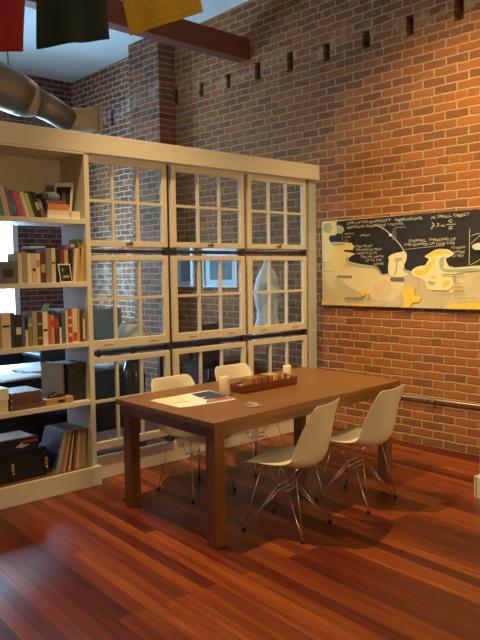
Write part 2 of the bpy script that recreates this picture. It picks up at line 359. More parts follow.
def make_book(x0, x1, zb, zt, lean, color, label, group, depth=.15, yf=-.09, band=None, name='book'):
    """upright book, spine to the front; lean = shift of the top along x"""
    e = empty(name, ((x0+x1)/2, yf+depth/2, zb), label, 'book' if name == 'book' else 'record', group)
    hgt = zt-zb; zz = zb+.001
    th = x1-x0
    def sh(x, y, z): return Vector((x + lean*(z-zb)/hgt, y, z))
    def bx(mb, a, b, c, d, z0, z1): mb.hexa([sh(a,c,z0),sh(b,c,z0),sh(b,d,z0),sh(a,d,z0),sh(a,c,z1),sh(b,c,z1),sh(b,d,z1),sh(a,d,z1)])
    ct = min(.003, th*.18); g = .0006
    c = MB(); bx(c, x0+g, x1-g, yf, yf+.004, zz, zt); bx(c, x0+g, x0+g+ct, yf+.004, yf+depth, zz, zt); bx(c, x1-g-ct, x1-g, yf+.004, yf+depth, zz, zt)
    c.build('cover', col(CN[color]), e)
    p = MB(); bx(p, x0+g+ct, x1-g-ct, yf+.004, yf+depth-.004, zz+.003, zt-.004); p.build('pages', M_pages, e)
    if band:
        for (f0, f1, bc) in band:
            q = MB(); bx(q, x0+th*.12, x1-th*.12, yf-.0012, yf, zb+hgt*f0, zb+hgt*f1); q.build('spine_label', col(CN[bc]), e)
    return e
def shelf_row(zs, ybot, ytop_default, items, where, group, yf=-.09, depth=.15):
    n = len(items)
    for i, it in enumerate(items):
        a, b, yt, lean, color = it[:5]; band = it[5] if len(it) > 5 else None
        xm = (a+b)/2
        yb = ybot(xm)
        P0 = on('y', yf, a, yb); P1 = on('y', yf, b, yb); PT = on('y', yf, xm, yt)
        zt = zs + max(.05, (on('y', yf, xm, yt).z - on('y', yf, xm, yb).z))
        ln = lean*.0079
        make_book(P0.x, P1.x, zs, zt, ln, color, '%s book on the %s shelf, %s upright from the side post' % (color, where, ORD[n-1-i]), group, depth*(.85+.3*random.random()), yf, band)
# extra books to the left of the view continue the rows
r1 = [(-9,-5,190,-5,'purple'),(-5,-.6,190,-5,'cream'),(-.4,4.6,188,-5,'teal'),(4.8,10.5,188,-5,'pale pink'),(10.8,13.8,189,-6,'blue-grey'),(14,19,193,-6,'purple',[(.2,.5,'teal')]),(19.3,24.6,192,-6.5,'pink'),(24.8,26.8,196,-6,'lavender'),
      (27,30.6,194,-6.5,'ivory'),(30.8,35,194.5,-6.5,'yellow-green'),(35.2,38.3,193,-6.5,'dark green'),(38.5,42.2,193,-6,'black',[(.3,.6,'yellow-green')]),(42.4,46.3,200,-5,'plum',[(.5,.8,'lavender')])]
shelf_row(2.022, lambda x: 218.2+.012*x, 0, r1, 'top', 'books on the top shelf')
r2 = [(18.6,22.8,253.5,0,'cream'),(23,27.6,252,0,'khaki'),(27.8,32.6,253.5,0,'ivory'),(32.8,36.4,253.5,0,'cream',[(.4,.5,'black')]),(36.6,40.8,253.5,0,'ivory',[(.55,.8,'tan')]),
      (41,46.3,253,0,'maroon',[(.35,.62,'mustard')]),(46.5,52,248,0,'grey'),(52.2,56.2,248,0,'cream',[(.55,.6,'black')]),(56.4,61,249.5,0,'black'),(61.2,64.8,249.5,0,'dark red'),
      (65,69,249.5,0,'tan'),(69.2,72.6,249,1.5,'black'),(72.8,76.4,248,3,'cream'),(76.6,79.5,247,3,'tan'),(79.8,84.0,245,1.0,'mustard')]
shelf_row(1.557, lambda x: 284.4-.035*x, 0, r2, 'second', 'books on the second shelf')
r3 = [(-8,-3,316,0,'grey'),(-2.8,2,316,0,'khaki'),(2.2,11.6,314.5,0,'cream',[(.6,.66,'black')]),(11.8,15.8,314,0,'dark blue'),(16,22.6,316,0,'black',[(.4,.62,'cream')]),(22.8,25.8,317,0,'blue'),(26,28.6,331,0,'cream'),
      (28.8,33,318,0,'olive',[(.7,.76,'cream')]),(33.2,38,313,0,'khaki'),(38.2,43.2,313,0,'dark brown',[(.62,.68,'mustard'),(.2,.26,'mustard')]),(43.4,48.6,312.5,0,'ivory',[(.42,.48,'black')]),(48.8,51.4,315,0,'orange-red'),
      (51.6,55,316,0,'tan',[(.6,.85,'red')]),(55.2,59.8,316,0,'maroon',[(.55,.9,'red')]),(60,62,328,0,'ivory'),(62.2,66,314,0,'blue'),(66.2,68.6,311,0,'cream'),(68.8,72.8,311,0,'red',[(.2,.3,'cream'),(.5,.58,'cream'),(.75,.82,'cream')]),
      (73,78,309,0,'cream',[(.05,.3,'red')]),(78.2,80.2,309,0,'tan'),(80.4,82.8,313,0,'dark brown'),(83,85.6,313.5,0,'brown',[(.1,.8,'cream')])]
shelf_row(1.107, lambda x: 350.4-.1*x, 0, r3, 'third', 'books on the third shelf')
def px(x, y, yf=-.09): return on('y', yf, x, y)
def lying(name, label, cat, a, b, yb, yt, color, z=None, dep=.17, yf=-.09, group=None, pages=True):
    P = px(a, yb, yf); Q = px(b, yt, yf); z0 = P.z if z is None else z; z1 = z0 + (Q.z-P.z if z is None else abs(on('y',yf,(a+b)/2,yt).z-on('y',yf,(a+b)/2,yb).z))
    e = empty(name, ((P.x+Q.x)/2, yf+dep/2, z0), label, cat, group)
    t_ = min(.003, (z1-z0)*.2)
    c = MB(); c.box(P.x, Q.x, yf, yf+dep, z0+.0005, z0+t_); c.box(P.x, Q.x, yf, yf+dep, z1-t_, z1-.0002); c.box(P.x, Q.x, yf, yf+.004, z0+t_, z1-t_)
    c.build('cover', col(CN[color]), e)
    g = MB(); g.box(P.x+.004, Q.x-.004, yf+.004, yf+dep-.004, z0+t_, z1-t_); g.build('pages', M_pages, e)
    return e, z1, P.x, Q.x
# top shelf stack
_, z, _, _ = lying('book', 'white book lying at the bottom of the top-shelf stack', 'book', 47.5, 70, 218.8, 214.5, 'white', 2.022, group='stacked books on the top shelf')
_, z, _, _ = lying('book', 'white book lying second from bottom in the top-shelf stack', 'book', 47.8, 69.5, 214.5, 210.5, 'ivory', z, group='stacked books on the top shelf')
_, z, _, _ = lying('book', 'orange book lying on white books in the top-shelf stack', 'book', 48, 68.5, 210.3, 204, 'orange', z, group='stacked books on the top shelf')
_, zo, xa, xb = lying('book', 'thin dark plum book topmost in the top-shelf stack', 'book', 46, 66, 204, 200.5, 'plum', z, group='stacked books on the top shelf')
cs = empty('rounded_case', ((xa+xb)/2, 0, zo), 'blue-grey rounded case lying on the book stack of the top shelf', 'case')
m = MB(); m.loft([[((xa+xb)/2+.07*ux*math.cos(a)+ .0, .0+.075*math.sin(a)*ux, zo+.002+zz) for a in [2*math.pi*k/20 for k in range(20)]] for ux, zz in ((.95,0),(1.02,.02),(.98,.04),(.8,.056),(.4,.064))])
m.build('lid', plain('grey blue fabric', (.17,.24,.27), .6), cs, True)
MB().box(xa-.02, xa+.035, -.07, .05, zo+.001, zo+.05).build('end_pocket', plain('dark blue fabric', (.03,.06,.09), .6), cs, bevel=.01)
_, z2, _, _ = lying('book', 'cream book lying under the leaning framed picture on top shelf', 'book', 71, 80, 219, 211, 'ivory', 2.022, group='stacked books on the top shelf')
# leaning framed picture on the top shelf
def slab(pts, off, name, mat, parent): MB().prism(pts, off).build(name, mat, parent)
pf = empty('framed_picture', px(74, 209, 0) , 'cream framed picture with dark photo leaning against the side panel on top shelf', 'picture frame')
A = Vector((-2.975, .06, z2+.002)); B = Vector((-2.872, -.035, z2+.002)); TOP = Vector((.042, .03, .22))
slab([A, B, B+TOP, A+TOP], (.008, .010, 0), 'frame', M_cream, pf)
u_, v_ = (B-A), TOP; nrm = u_.cross(v_).normalized()
if nrm.y > 0: nrm = -nrm
slab([A+u_*a+v_*b+nrm*.002 for a, b in ((.12,.12),(.88,.12),(.88,.85),(.12,.85))], -nrm*.004, 'photo', M_black, pf)
slab([A+u_*a+v_*b+nrm*.004 for a, b in ((.38,.4),(.6,.35),(.66,.6),(.45,.68))], -nrm*.002, 'photo_figure', col((.25,.15,.13)), pf)

# second shelf: box at left, things lying on the books, small framed card
P = px(-12, 284, -.09); Q = px(18, 261.5, -.09)
bx_ = empty('storage_box', ((P.x+Q.x)/2, 0, 1.557), 'grey-blue storage box at the left of the second shelf', 'box')
MB().box(P.x, Q.x, -.09, .12, 1.558, Q.z).build('body', plain('grey blue card', (.14,.16,.18), .7), bx_, bevel=.004)
MB().box(px(3,270).x, px(13,270).x, -.092, -.09, 1.60, 1.66).build('label_panel', plain('dark card', (.03,.035,.045), .6), bx_)
def paper(name, label, cat, a, b, y, th, mat, yf=-.06, dep=.12):
    A_ = px(a, y, yf); B_ = px(b, y, yf); return tag(MB().box(A_.x, B_.x, yf, yf+dep, A_.z, A_.z+th).build(name, mat, None, bevel=.001), label, cat)
def topz(x0, x1, zs):   # highest book top under a lying thing
    z = zs
    for o in bpy.data.objects:
        if o.type == 'MESH' and o.name.startswith('cover') and o.parent:
            w = [o.parent.location + v.co for v in o.data.vertices]
            if abs(o.parent.location.z - zs) < .001 and min(v.x for v in w) < x1 and max(v.x for v in w) > x0: z = max(z, max(v.z for v in w))
    return z
def lay(name, label, cat, a, b, y, th, mat, zs, dep=.11, yf=-.07):
    A_ = px(a, y, yf); B_ = px(b, y, yf); z = topz(A_.x, B_.x, zs)+.001
    return tag(MB().box(A_.x, B_.x, yf, yf+dep, z, z+th).build(name, mat, None, bevel=.001), label, cat)
lay('paper_sheaf', 'pale blue papers lying across cream books on the second shelf', 'papers', 29, 45, 252, .012, plain('pale blue paper', (.50,.66,.72), .7), 1.557)
lay('small_box', 'magenta small box lying on books near the second shelf post', 'box', 65, 69, 247, .028, plain('magenta card', (.32,.05,.22), .6), 1.557)
lay('small_box', 'green small box on mustard books at the second shelf post', 'box', 76.5, 80.5, 240, .045, plain('green card', (.16,.28,.08), .6), 1.557)
lay('small_box', 'lilac small box lying on books beside the magenta one', 'box', 70.5, 75, 247, .024, plain('lilac card', (.5,.42,.6), .6), 1.557)
cf = empty('framed_card', px(65, 281, -.11), 'small black card with white border leaning on second-shelf books', 'card')
cf.location.z = 1.557
A = px(60.5, 281.5, -.112); A.z = 1.558; W = px(72.5, 281.5, -.112).x - A.x
q = [A, A+Vector((W,0,0)), A+Vector((W-.008,.016,.135)), A+Vector((-.008,.016,.135))]
slab(q, (0,.003,0), 'card_border', M_white, cf)
u_ = q[1]-q[0]; v_ = q[3]-q[0]; fr = Vector((0,-.0015,0))
slab([q[0]+u_*a+v_*b+fr for a, b in ((.07,.06),(.93,.06),(.93,.94),(.07,.94))], (0,.002,0), 'card_photo', M_black, cf)
for (a0,a1,b0,b1) in ((.3,.8,.3,.36),(.2,.7,.24,.28),(.25,.35,.6,.75)):
    slab([q[0]+u_*a+v_*b+fr*2 for a, b in ((a0,b0),(a1,b0),(a1,b1),(a0,b1))], (0,.001,0), 'card_drawing', col((.6,.45,.4)), cf)
# third shelf: papers
lay('paper_sheaf', 'pale blue papers lying on red books of the third shelf', 'papers', 54, 64, 313, .014, plain('pale blue sheet', (.45,.6,.75), .7), 1.107)
zz = topz(px(43.5,311).x, px(48,311).x, 1.107)
A = px(41, 311, -.06); 
tag(MB().prism([(A.x, -.06, zz+.001), (A.x+.06, -.06, zz+.001), (A.x+.1, .0, zz+.055), (A.x+.07, .02, zz+.055)], (0,.004,-.001)).build('paper_slip', plain('mint green paper', (.25,.65,.45), .6), None), 'mint green paper slip sticking up above third-shelf books', 'paper')

# fourth shelf
z4 = .662
_, z, _, _ = lying('book', 'thick cream book at the bottom left of the fourth shelf', 'book', -14, 8, 412.5, 400, 'cream', z4, .2)
_, z, _, _ = lying('book', 'thick white book lying on a cream book, fourth shelf', 'book', -14, 8.6, 400, 388.5, 'white', z, .2)
z = z4
for i, (c_, w) in enumerate((('brown','bottom of the three'),('plum','middle of the three'),('brown','topmost of the three'))):
    e = empty('photo_album', (px(27,400).x, 0, z), 'brown cloth album with metal corners, %s stacked on fourth shelf' % w, 'album', 'albums on the fourth shelf')
    x0 = px(9.5+.5*i, 405).x; x1 = px(43-.6*i, 405).x
    k = MB(); k.box(x0, x1, -.1, .15, z+.001, z+.006); k.box(x0, x1, -.1, .15, z+.037, z+.042); k.box(x0, x1, -.1, -.09, z+.006, z+.037); k.build('cover', col(((.15,.075,.07),(.11,.055,.06))[i%2]), e)
    MB().box(x0+.006, x1-.006, -.09, .14, z+.006, z+.037).build('pages', col((.25,.15,.12)), e)
    for xx in (x0+.002, x1-.014): MB().box(xx, xx+.012, -.102, -.1, z+.028, z+.041).build('metal_corner', M_chrome, e)
    z += .0425
wb = empty('pencil_box', (px(57,402).x, -.05, z4), 'tan wooden box with dark label in front of the upright binders', 'box')
MB().box(px(44.5,405).x, px(72.5,403).x, -.108, -.03, z4+.001, z4+.05).build('body', wood('pine', (.45,.25,.09), (.62,.38,.15), 'X'), wb, bevel=.003)
MB().box(px(57,405).x, px(64,403).x, -.1095, -.108, z4+.015, z4+.034).build('box_label', M_black, wb)
cam_ = MB(); X0 = px(49,398).x; X1 = px(66,396).x
cam_.loft([[(X0+(X1-X0)*f, y_, z_) for (y_, z_) in [(-.09+.005*math.sin(f*9), z4+.051), (-.035, z4+.051), (-.04, z4+.06+hh), (-.085, z4+.055+hh)]] for f, hh in ((0,.002),(.15,.012),(.3,.01),(.45,.032),(.6,.026),(.8,.012),(1,.002))])
tag(cam_.build('folded_glove', M_black, None, True), 'crumpled black cloth lying on the tan wooden box', 'cloth')
bf = empty('binder', (px(57,396).x, .05, z4), 'pale grey upright file folder with brown spine on fourth shelf', 'folder')
xa, xb = px(65.5,400).x, px(70,400).x
MB().hexa([(xa-.03,.03,z4+.001),(xb-.02,-.028,z4+.001),(xb-.004,-.02,z4+.001),(xa-.012,.2,z4+.001),(xa-.03,.03,z4+.29),(xb-.02,-.028,z4+.29),(xb-.004,-.02,z4+.29),(xa-.012,.2,z4+.29)]).build('spine', col((.35,.2,.1)), bf)
MB().prism([(xb-.021,-.028,z4+.002),(xb-.021,-.028,z4+.292),(xa-.095,.09,z4+.297),(xa-.095,.09,z4+.002)], (.004,.006,0)).build('cover', plain('pale grey card', (.42,.46,.48), .6), bf)
bb = empty('binder', (px(79,398).x, .03, z4), 'black upright file box against the side post on fourth shelf', 'folder')
MB().box(px(71,400).x, SX1-.043, -.06, .17, z4+.001, z4+.285).build('body', M_black, bb, bevel=.003)
MB().box(px(73,400).x, px(79,400).x, -.0615, -.06, z4+.2, z4+.24).build('spine_label', col((.05,.05,.05)), bb)
# bottom shelf
z5 = .142
ch = empty('black_chest', (px(18,470).x, .05, z5), 'black storage chest with brass latches on the bottom shelf', 'chest')
x0, x1 = px(-14,478).x, px(50,470).x
MB().box(x0, x1, -.04, .22, z5+.001, z5+.17).build('body', plain('black vinyl', (.012,.016,.028), .3), ch, bevel=.006)
MB().box(x0-.002, x1+.002, -.043, .222, z5+.172, z5+.215).build('lid', plain('black vinyl lid', (.012,.018,.03), .25), ch, bevel=.006)
for xx in (px(12,472,-.04).x, px(45.5,465,-.04).x):
    l = MB().box(xx-.012, xx+.012, -.060, -.043, z5+.08, z5+.135).build('latch', M_gold, ch, bevel=.003)
    m = MB(); m.lathe([(.004,-.01),(.011,-.005),(.011,.005),(.004,.01)], (xx, -.060, z5+.065), 10); m.build('latch_knob', M_gold, l, True)
bg = empty('game_box', (px(16,440).x, .05, z5+.2155), 'navy board game box with red and white print on the black chest', 'box')
x0, x1 = px(-14,452).x, px(41,446).x; zb = z5+.2165
MB().box(x0, x1, -.05, .2, zb, zb+.088).build('box_lid', plain('navy glossy card', (.025,.03,.07), .15), bg, bevel=.003)
MB().box(px(24,440).x, px(40,440).x, -.0515, -.05, zb+.055, zb+.07).build('red_print', col((.45,.05,.04)), bg)
MB().prism([(px(18,447).x, -.0505, zb+.03),(px(25,447).x, -.0505, zb+.022),(px(33,447).x, -.0505, zb+.04),(px(26,447).x, -.0505, zb+.045),(px(24,445).x,-.0505,zb+.06)], (0,-.0015,0)).build('white_print', col((.6,.55,.5)), bg)
tag(MB().box(x0+.02, x1-.03, -.03, .18, zb+.0885, zb+.096).build('white_booklet', M_white, None, bevel=.002), 'white glossy booklet lying on the navy board game box', 'booklet')
lp = [(55,59,'pale blue-grey',(.30,.36,.42)),(59,62.2,'orange-brown',(.45,.17,.06)),(62.2,65,'tan',(.55,.36,.2)),(65,67.5,'dark brown',(.13,.06,.03)),(67.5,69.8,'ivory',(.7,.64,.52)),(69.8,72,'black',(.03,.03,.03)),
      (72,75,'rust',(.36,.14,.05)),(75,78,'cream',(.62,.5,.32)),(78,80.6,'ochre',(.45,.3,.12)),(80.6,83.2,'khaki tan',(.42,.33,.2)),(83.2,85.3,'mustard tan',(.5,.36,.16))]
for i, (a, b, cn, cc) in enumerate(lp):
    xa = px(a, 474-.25*(a-55), -.06).x; xb = px(b, 474-.25*(b-55), -.06).x; ln = .078*(1-i/10.5)+.004
    e = empty('record_sleeve', ((xa+xb)/2, .08, z5), '%s record sleeve leaning on the bottom shelf, %s record from the side post' % (cn, ORD[len(lp)-1-i]), 'record', 'records leaning on the bottom shelf')
    hx = .30
    def sh(x, y, z): return Vector((x + ln*(z-z5)/hx, y, z))
    MB().hexa([sh(xa+.0004,-.07,z5+.001),sh(xb-.0004,-.07,z5+.001),sh(xb-.0004,.235,z5+.001),sh(xa+.0004,.235,z5+.001),sh(xa+.0004,-.07,z5+hx),sh(xb-.0004,-.07,z5+hx),sh(xb-.0004,.235,z5+hx),sh(xa+.0004,.235,z5+hx)]).build('sleeve', col(cc), e)
    if i == 0:
        MB().hexa([sh(xa-.0012,-.06,z5+.03),sh(xa+.0002,-.06,z5+.03),sh(xa+.0002,.2,z5+.03),sh(xa-.0012,.2,z5+.03),sh(xa-.0012,-.06,z5+.14),sh(xa+.0002,-.06,z5+.14),sh(xa+.0002,.2,z5+.14),sh(xa-.0012,.2,z5+.14)]).build('cover_print', col((.03,.12,.25)), e)

# ------------------------------------------------------------------ dining table
T00, T10, T11, T01 = Vector((-2.955,-1.72,0)), Vector((-.925,-1.612,0)), Vector((-.85,-.53,0)), Vector((-2.91,-.617,0))
def tt(u, v, z):
    p = (T00*(1-u)+T10*u)*(1-v) + (T01*(1-u)+T11*u)*v; p.z = z; return p
TL = 2.04; TW = 1.09
def tbox(mb, a, b, c, d, z0, z1):   # a..b metres along, c..d metres across
    q = [(a,c),(b,c),(b,d),(a,d)]
    mb.hexa([tt(x/TL, y/TW, z0) for x, y in q] + [tt(x/TL, y/TW, z1) for x, y in q])
tb = empty('dining_table', tt(.5,.5,0), 'long brown wooden dining table with thick square legs', 'table')
m = MB(); tbox(m, 0, TL, 0, TW, .712, .75); m.build('tabletop', M_table, tb, bevel=.003)
m = MB(); i0 = .012
tbox(m, .06, TL-.06, i0, i0+.025, .655, .712); m.build('long_apron', M_table, tb, bevel=.002)
m = MB(); tbox(m, .06, TL-.06, TW-i0-.025, TW-i0, .655, .712); m.build('long_apron', M_table, tb, bevel=.002)
m = MB(); tbox(m, i0, i0+.025, i0+.026, TW-i0-.026, .65, .712); m.build('end_apron', M_tleg, tb, bevel=.002)
m = MB(); tbox(m, TL-i0-.025, TL-i0, i0+.026, TW-i0-.026, .65, .712); m.build('end_apron', M_tleg, tb, bevel=.002)
for (a, c) in ((.008,.008), (TL-.195,.008), (.02,TW-.15), (TL-.195,TW-.13)):
    m = MB(); tbox(m, a, a+.085, c, c+.085, 0, .712); m.build('leg', M_tleg, tb, bevel=.004)
    
# ------------------------------------------------------------------ chairs
def chair_proto():
    e = empty('side_chair', (0,0,0), 'x', 'chair')
    # shell: profile of (back distance y, z, half width, edge lift) ; faces +y
    prof = [(.214,.406,.140,.003),(.210,.418,.182,.007),(.192,.429,.214,.012),(.155,.434,.234,.022),(.08,.430,.238,.032),(0,.418,.238,.042),(-.08,.408,.238,.058),(-.15,.410,.237,.074),(-.205,.430,.234,.092),
            (-.242,.470,.229,.104),(-.263,.530,.223,.104),(-.275,.600,.219,.092),(-.283,.668,.216,.072),(-.290,.728,.211,.050),(-.297,.775,.202,.034),(-.302,.806,.188,.024),(-.306,.825,.160,.016)]
    P = [Vector((0,a,b)) for a, b, _, _ in prof]
    m = MB(); rings = []
    n = 20
    for i, (a, b, w, l) in enumerate(prof):
        t = (P[min(i+1,len(P)-1)]-P[max(i-1,0)]).normalized()      # towards the top of the back
        nn = Vector((0, t.z, -t.y)) 
        if nn.z < 0 and nn.y < 0: nn = -nn
        nrm = Vector((0, -t.z, t.y)); nrm = -nrm if nrm.dot(Vector((0,.7,.7))) < 0 else nrm
        ring = []
        for k in range(n+1):
            s = -1 + 2*k/n
            lift = l * abs(s)**2.0
            ring.append(P[i] + Vector((w*s,0,0)) + nrm*lift + Vector((0, (.036,.030,.020,.008)[i]*(1-s*s), 0) if i < 4 else (0,0,0)))
        rings.append(ring)
    m.loft(rings, cap=False, closed=False)
    m.build('seat_shell', M_shell, e, True, solid=.006, sub=1)
    # wire base
    fx, fy = .198, .205
    for sx in (-1, 1):
        for sy in (-1, 1):
            foot = Vector((sx*fx, sy*fy, .018)); l = MB()
            mount = Vector((sx*.135, sy*.115-.01, .413)); hub = Vector((sx*.064, sy*.03, .283)); hub2 = Vector((sx*.064, sy*.03, .25))
            l.tube([foot, mount], .0029, 6); l.tube([foot+Vector((0,-sy*.008,0)), hub], .0029, 6); l.tube([foot+Vector((-sx*.008,0,0)), hub2], .0029, 6)
            l.tube([hub, Vector((sx*.075, sy*.11, .414))], .0029, 6)
            lo = l.build('leg', M_chrome, e, True)
            g = MB(); g.lathe([(.009,-.018),(.012,-.015),(.012,-.006),(.007,.004)], foot, 10); g.build('foot_glide', M_rubber, lo, True)
    c = MB()
    for y_, z_ in ((.028,.283),(-.028,.283),(.028,.25),(-.028,.25)): c.tube([(-.066,y_,z_),(.066,y_,z_)], .0046, 6)
    for x_ in (-.064,.064): c.tube([(x_,-.03,.25),(x_,.03,.25)], .0029, 6)
    c.build('cross_brace', M_chrome, e, True)
    mt = MB()
    mt.tube([(-.135,.105,.413),(.135,.105,.413)], .004, 6); mt.tube([(-.135,-.125,.413),(.135,-.125,.413)], .004, 6)
    mt.build('seat_mount', M_chrome, e, True)
    return e
ch0 = chair_proto()
spots = [(-2.392,-1.762,16,'off-white wire-legged chair in the foreground, nearest of the two on the near side'),
         (-1.668,-1.745,8,'off-white wire-legged chair on the near side of table, closer to the brick wall'),
         (-2.325,-.775,180,'off-white wire-legged chair behind the magazine, on the far side nearer the bookshelf'),
         (-1.58,-.64,180,'off-white wire-legged chair behind the candles, on the far side nearer the brick wall')]
for i, (x, y, a, lab) in enumerate(spots):
    o = ch0 if i == 0 else copy_tree(ch0)
    o.location = (x, y, 0); o.rotation_euler.z = math.radians(a); o['label'] = lab; o['group'] = 'chairs around the dining table'

# ------------------------------------------------------------------ things on the table
def tz(x, y, z=.75): return on('z', z, x, y)
mg = empty('magazine', tz(185,398), 'open magazine with dark blue right page lying on the table', 'magazine')
def sheet(pxs, z0, th, name, mat, parent=None): return MB().prism([tz(x, y, z0) for x, y in pxs], (0,0,th)).build(name, mat, parent)
sheet([(150,401),(189,394),(209,390.5),(236,399.5),(196,406),(180,408)], .7505, .003, 'page_block', M_white, mg)
sheet([(152,400.6),(177,396),(196,398.5),(207,396.5),(198,400),(180,407)], .7537, .0012, 'left_page', col((.85,.82,.74)), mg)
sheet([(191,394.2),(209,391),(228,396),(222,397.4),(205,399.4)], .7537, .0012, 'right_page_photo', col((.035,.05,.11)), mg)
sheet([(207,399.6),(222,397.4),(230,396.6),(233,398.8),(206,403.2)], .7537, .0012, 'right_page_text', col((.30,.22,.16)), mg)
sheet([(216,398.6),(224,396.8),(227,398),(219,400)], .7551, .0008, 'red_print', col((.5,.05,.04)), mg)
sheet([(154,400),(178,396.4),(190,401.2),(172,403.8)], .7551, .0045, 'note_pad', col((.85,.76,.5)), None)
o = bpy.data.objects['note_pad']; tag(o, 'cream notepad lying on the open magazine', 'notepad')
def candle(pb, r, hgt, label):
    p = tz(*pb); p = p + Vector((.0, r*.9, 0)); e = empty('pillar_candle', (p.x,p.y,.7505), label, 'candle')
    m = MB(); m.loft([[(p.x+r*f*math.cos(a), p.y+r*f*math.sin(a), .7505+z+(.004*math.sin(a*3+1) if z > hgt-.006 else 0)) for a in [2*math.pi*k/24 for k in range(24)]] for f, z in ((.97,0),(1,.004),(1,hgt-.004),(.95,hgt),(.8,hgt-.001),(.72,hgt-.012),(.2,hgt-.014))])
    m.build('wax_body', M_wax, e, True)
    MB().tube([(p.x,p.y,.75+hgt-.015),(p.x+.002,p.y,.75+hgt+.004)], .0015, 6).build('wick', M_black, e)
candle((227.5,395.6), .036, .130, 'cream pillar candle in front of the wooden tray, beside the magazine')
candle((290,377.5), .034, .095, 'cream pillar candle behind the far end of the wooden tray')
# wooden tray with slides/cards
ty = empty('wooden_tray', tz(266,388), 'long shallow wooden tray filled with small upright cards on the table', 'tray')
A = tz(242,394.4); B = tz(298.5,384)
ax = (B-A); LN = ax.length; ax.normalize(); ay = Vector((-ax.y, ax.x, 0)); Wd = .135
def loc(u, v, z): return A + ax*u + ay*v + Vector((0,0,z))
m = MB()
for (u0,u1,v0,v1,za,zb) in ((0,LN,0,Wd,.001,.012),):
    m.hexa([loc(u0+.012,v0+.01,za),loc(u1-.012,v0+.01,za),loc(u1-.012,v1-.01,za),loc(u0+.012,v1-.01,za),loc(u0+.008,v0+.006,zb),loc(u1-.008,v0+.006,zb),loc(u1-.008,v1-.006,zb),loc(u0+.008,v1-.006,zb)])
M_tray = wood('reddish tray wood', (.13,.035,.014), (.24,.075,.028), 'X', 1.2, .35)
m.build('tray_base', M_tray, ty)
m = MB()
def wallseg(u0,v0,u1,v1,nu,nv):
    m.hexa([loc(u0,v0,.005),loc(u1,v1,.005),loc(u1+nu*.01,v1+nv*.01,.005),loc(u0+nu*.01,v0+nv*.01,.005),
            loc(u0-nu*.008,v0-nv*.008,.060),loc(u1-nu*.008,v1-nv*.008,.060),loc(u1+nu*.004,v1+nv*.004,.060),loc(u0+nu*.004,v0+nv*.004,.060)])
wallseg(.008,.006,LN-.008,.006,0,1); wallseg(LN-.008,Wd-.006,.008,Wd-.006,0,-1); wallseg(.008,Wd-.006,.008,.006,1,0); wallseg(LN-.008,.006,LN-.008,Wd-.006,-1,0)
m.build('tray_rim', M_tray, ty, bevel=.004)
cc_ = [(.68,.40,.12),(.36,.14,.05),(.75,.55,.25),(.28,.12,.06),(.62,.30,.08),(.80,.62,.34),(.45,.2,.08)]
us = []
u = .095
while u < LN-.11:
    us.append(u); u += .0125 if len(us) % 6 else .026
cardm = [plain('card_%d' % i, c, .6) for i, c in enumerate(cc_)]
random.seed(5)
for i, u in enumerate(us):
    hh = .092+random.random()*.012; k = random.random()*.006
    mm = MB().hexa([loc(u,.02,.0125),loc(u+.0075,.02,.0125),loc(u+.0075,.115,.0125),loc(u,.115,.0125),loc(u+k,.02,hh),loc(u+.0075+k,.02,hh),loc(u+.0075+k,.115,hh),loc(u+k,.115,hh)])
    o = mm.build('index_card', cardm[random.randrange(7)], None)
    tag(o, 'upright card in the wooden tray, %s from the magazine end' % ORD[i] if i < 25 else 'upright card in the wooden tray near the brick wall end', 'card', 'upright cards in the wooden tray')
def jar(u, v, label, c):
    p = loc(u, v, .0125); e = empty('glass_jar', p, label, 'jar')
    m = MB(); m.lathe([(.030,0),(.032,.004),(.032,.055),(.028,.062),(.028,.07),(.026,.07),(.026,.061),(.029,.054),(.029,.006),(.004,.005)], p, 20); m.build('jar_glass', M_glass, e, True)
    m = MB(); m.lathe([(.027,.006),(.027,.04),(.01,.043)], p, 16); m.build('contents', col(c), e, True)
jar(.05, .068, 'small glass jar at the magazine end of the wooden tray', (.6,.35,.08))
jar(LN-.055, .068, 'small glass jar at the brick wall end of the tray', (.6,.42,.15))
# bunch of keys
ke = empty('key_bunch', tz(252,405), 'bunch of silver keys on a ring lying near table edge', 'keys')
kp = tz(255,406); 
m = MB(); m.tube([(kp.x+.028+.020*math.cos(a), kp.y-.012+.020*math.sin(a), .755) for a in [2*math.pi*k/16 for k in range(17)]], .0016, 6); m.build('key_ring', M_chrome, ke, True)
for i, ang in enumerate((150, 175, 200, 222, 120, 95)):
    a = math.radians(ang); d = Vector((math.cos(a), math.sin(a), 0)); nn = Vector((-d.y, d.x, 0)); q0 = Vector((kp.x+.01, kp.y-.008, .7515+i*.0028))
    pts = [q0+d*s+nn*t for s, t in ((0,-.013),(.028,-.013),(.032,-.005),(.076,-.005),(.082,0),(.074,.005),(.064,.003),(.056,.005),(.032,.005),(.028,.013),(0,.013))]
    MB().prism(pts, (0,0,.0028)).build('key', M_key, ke)

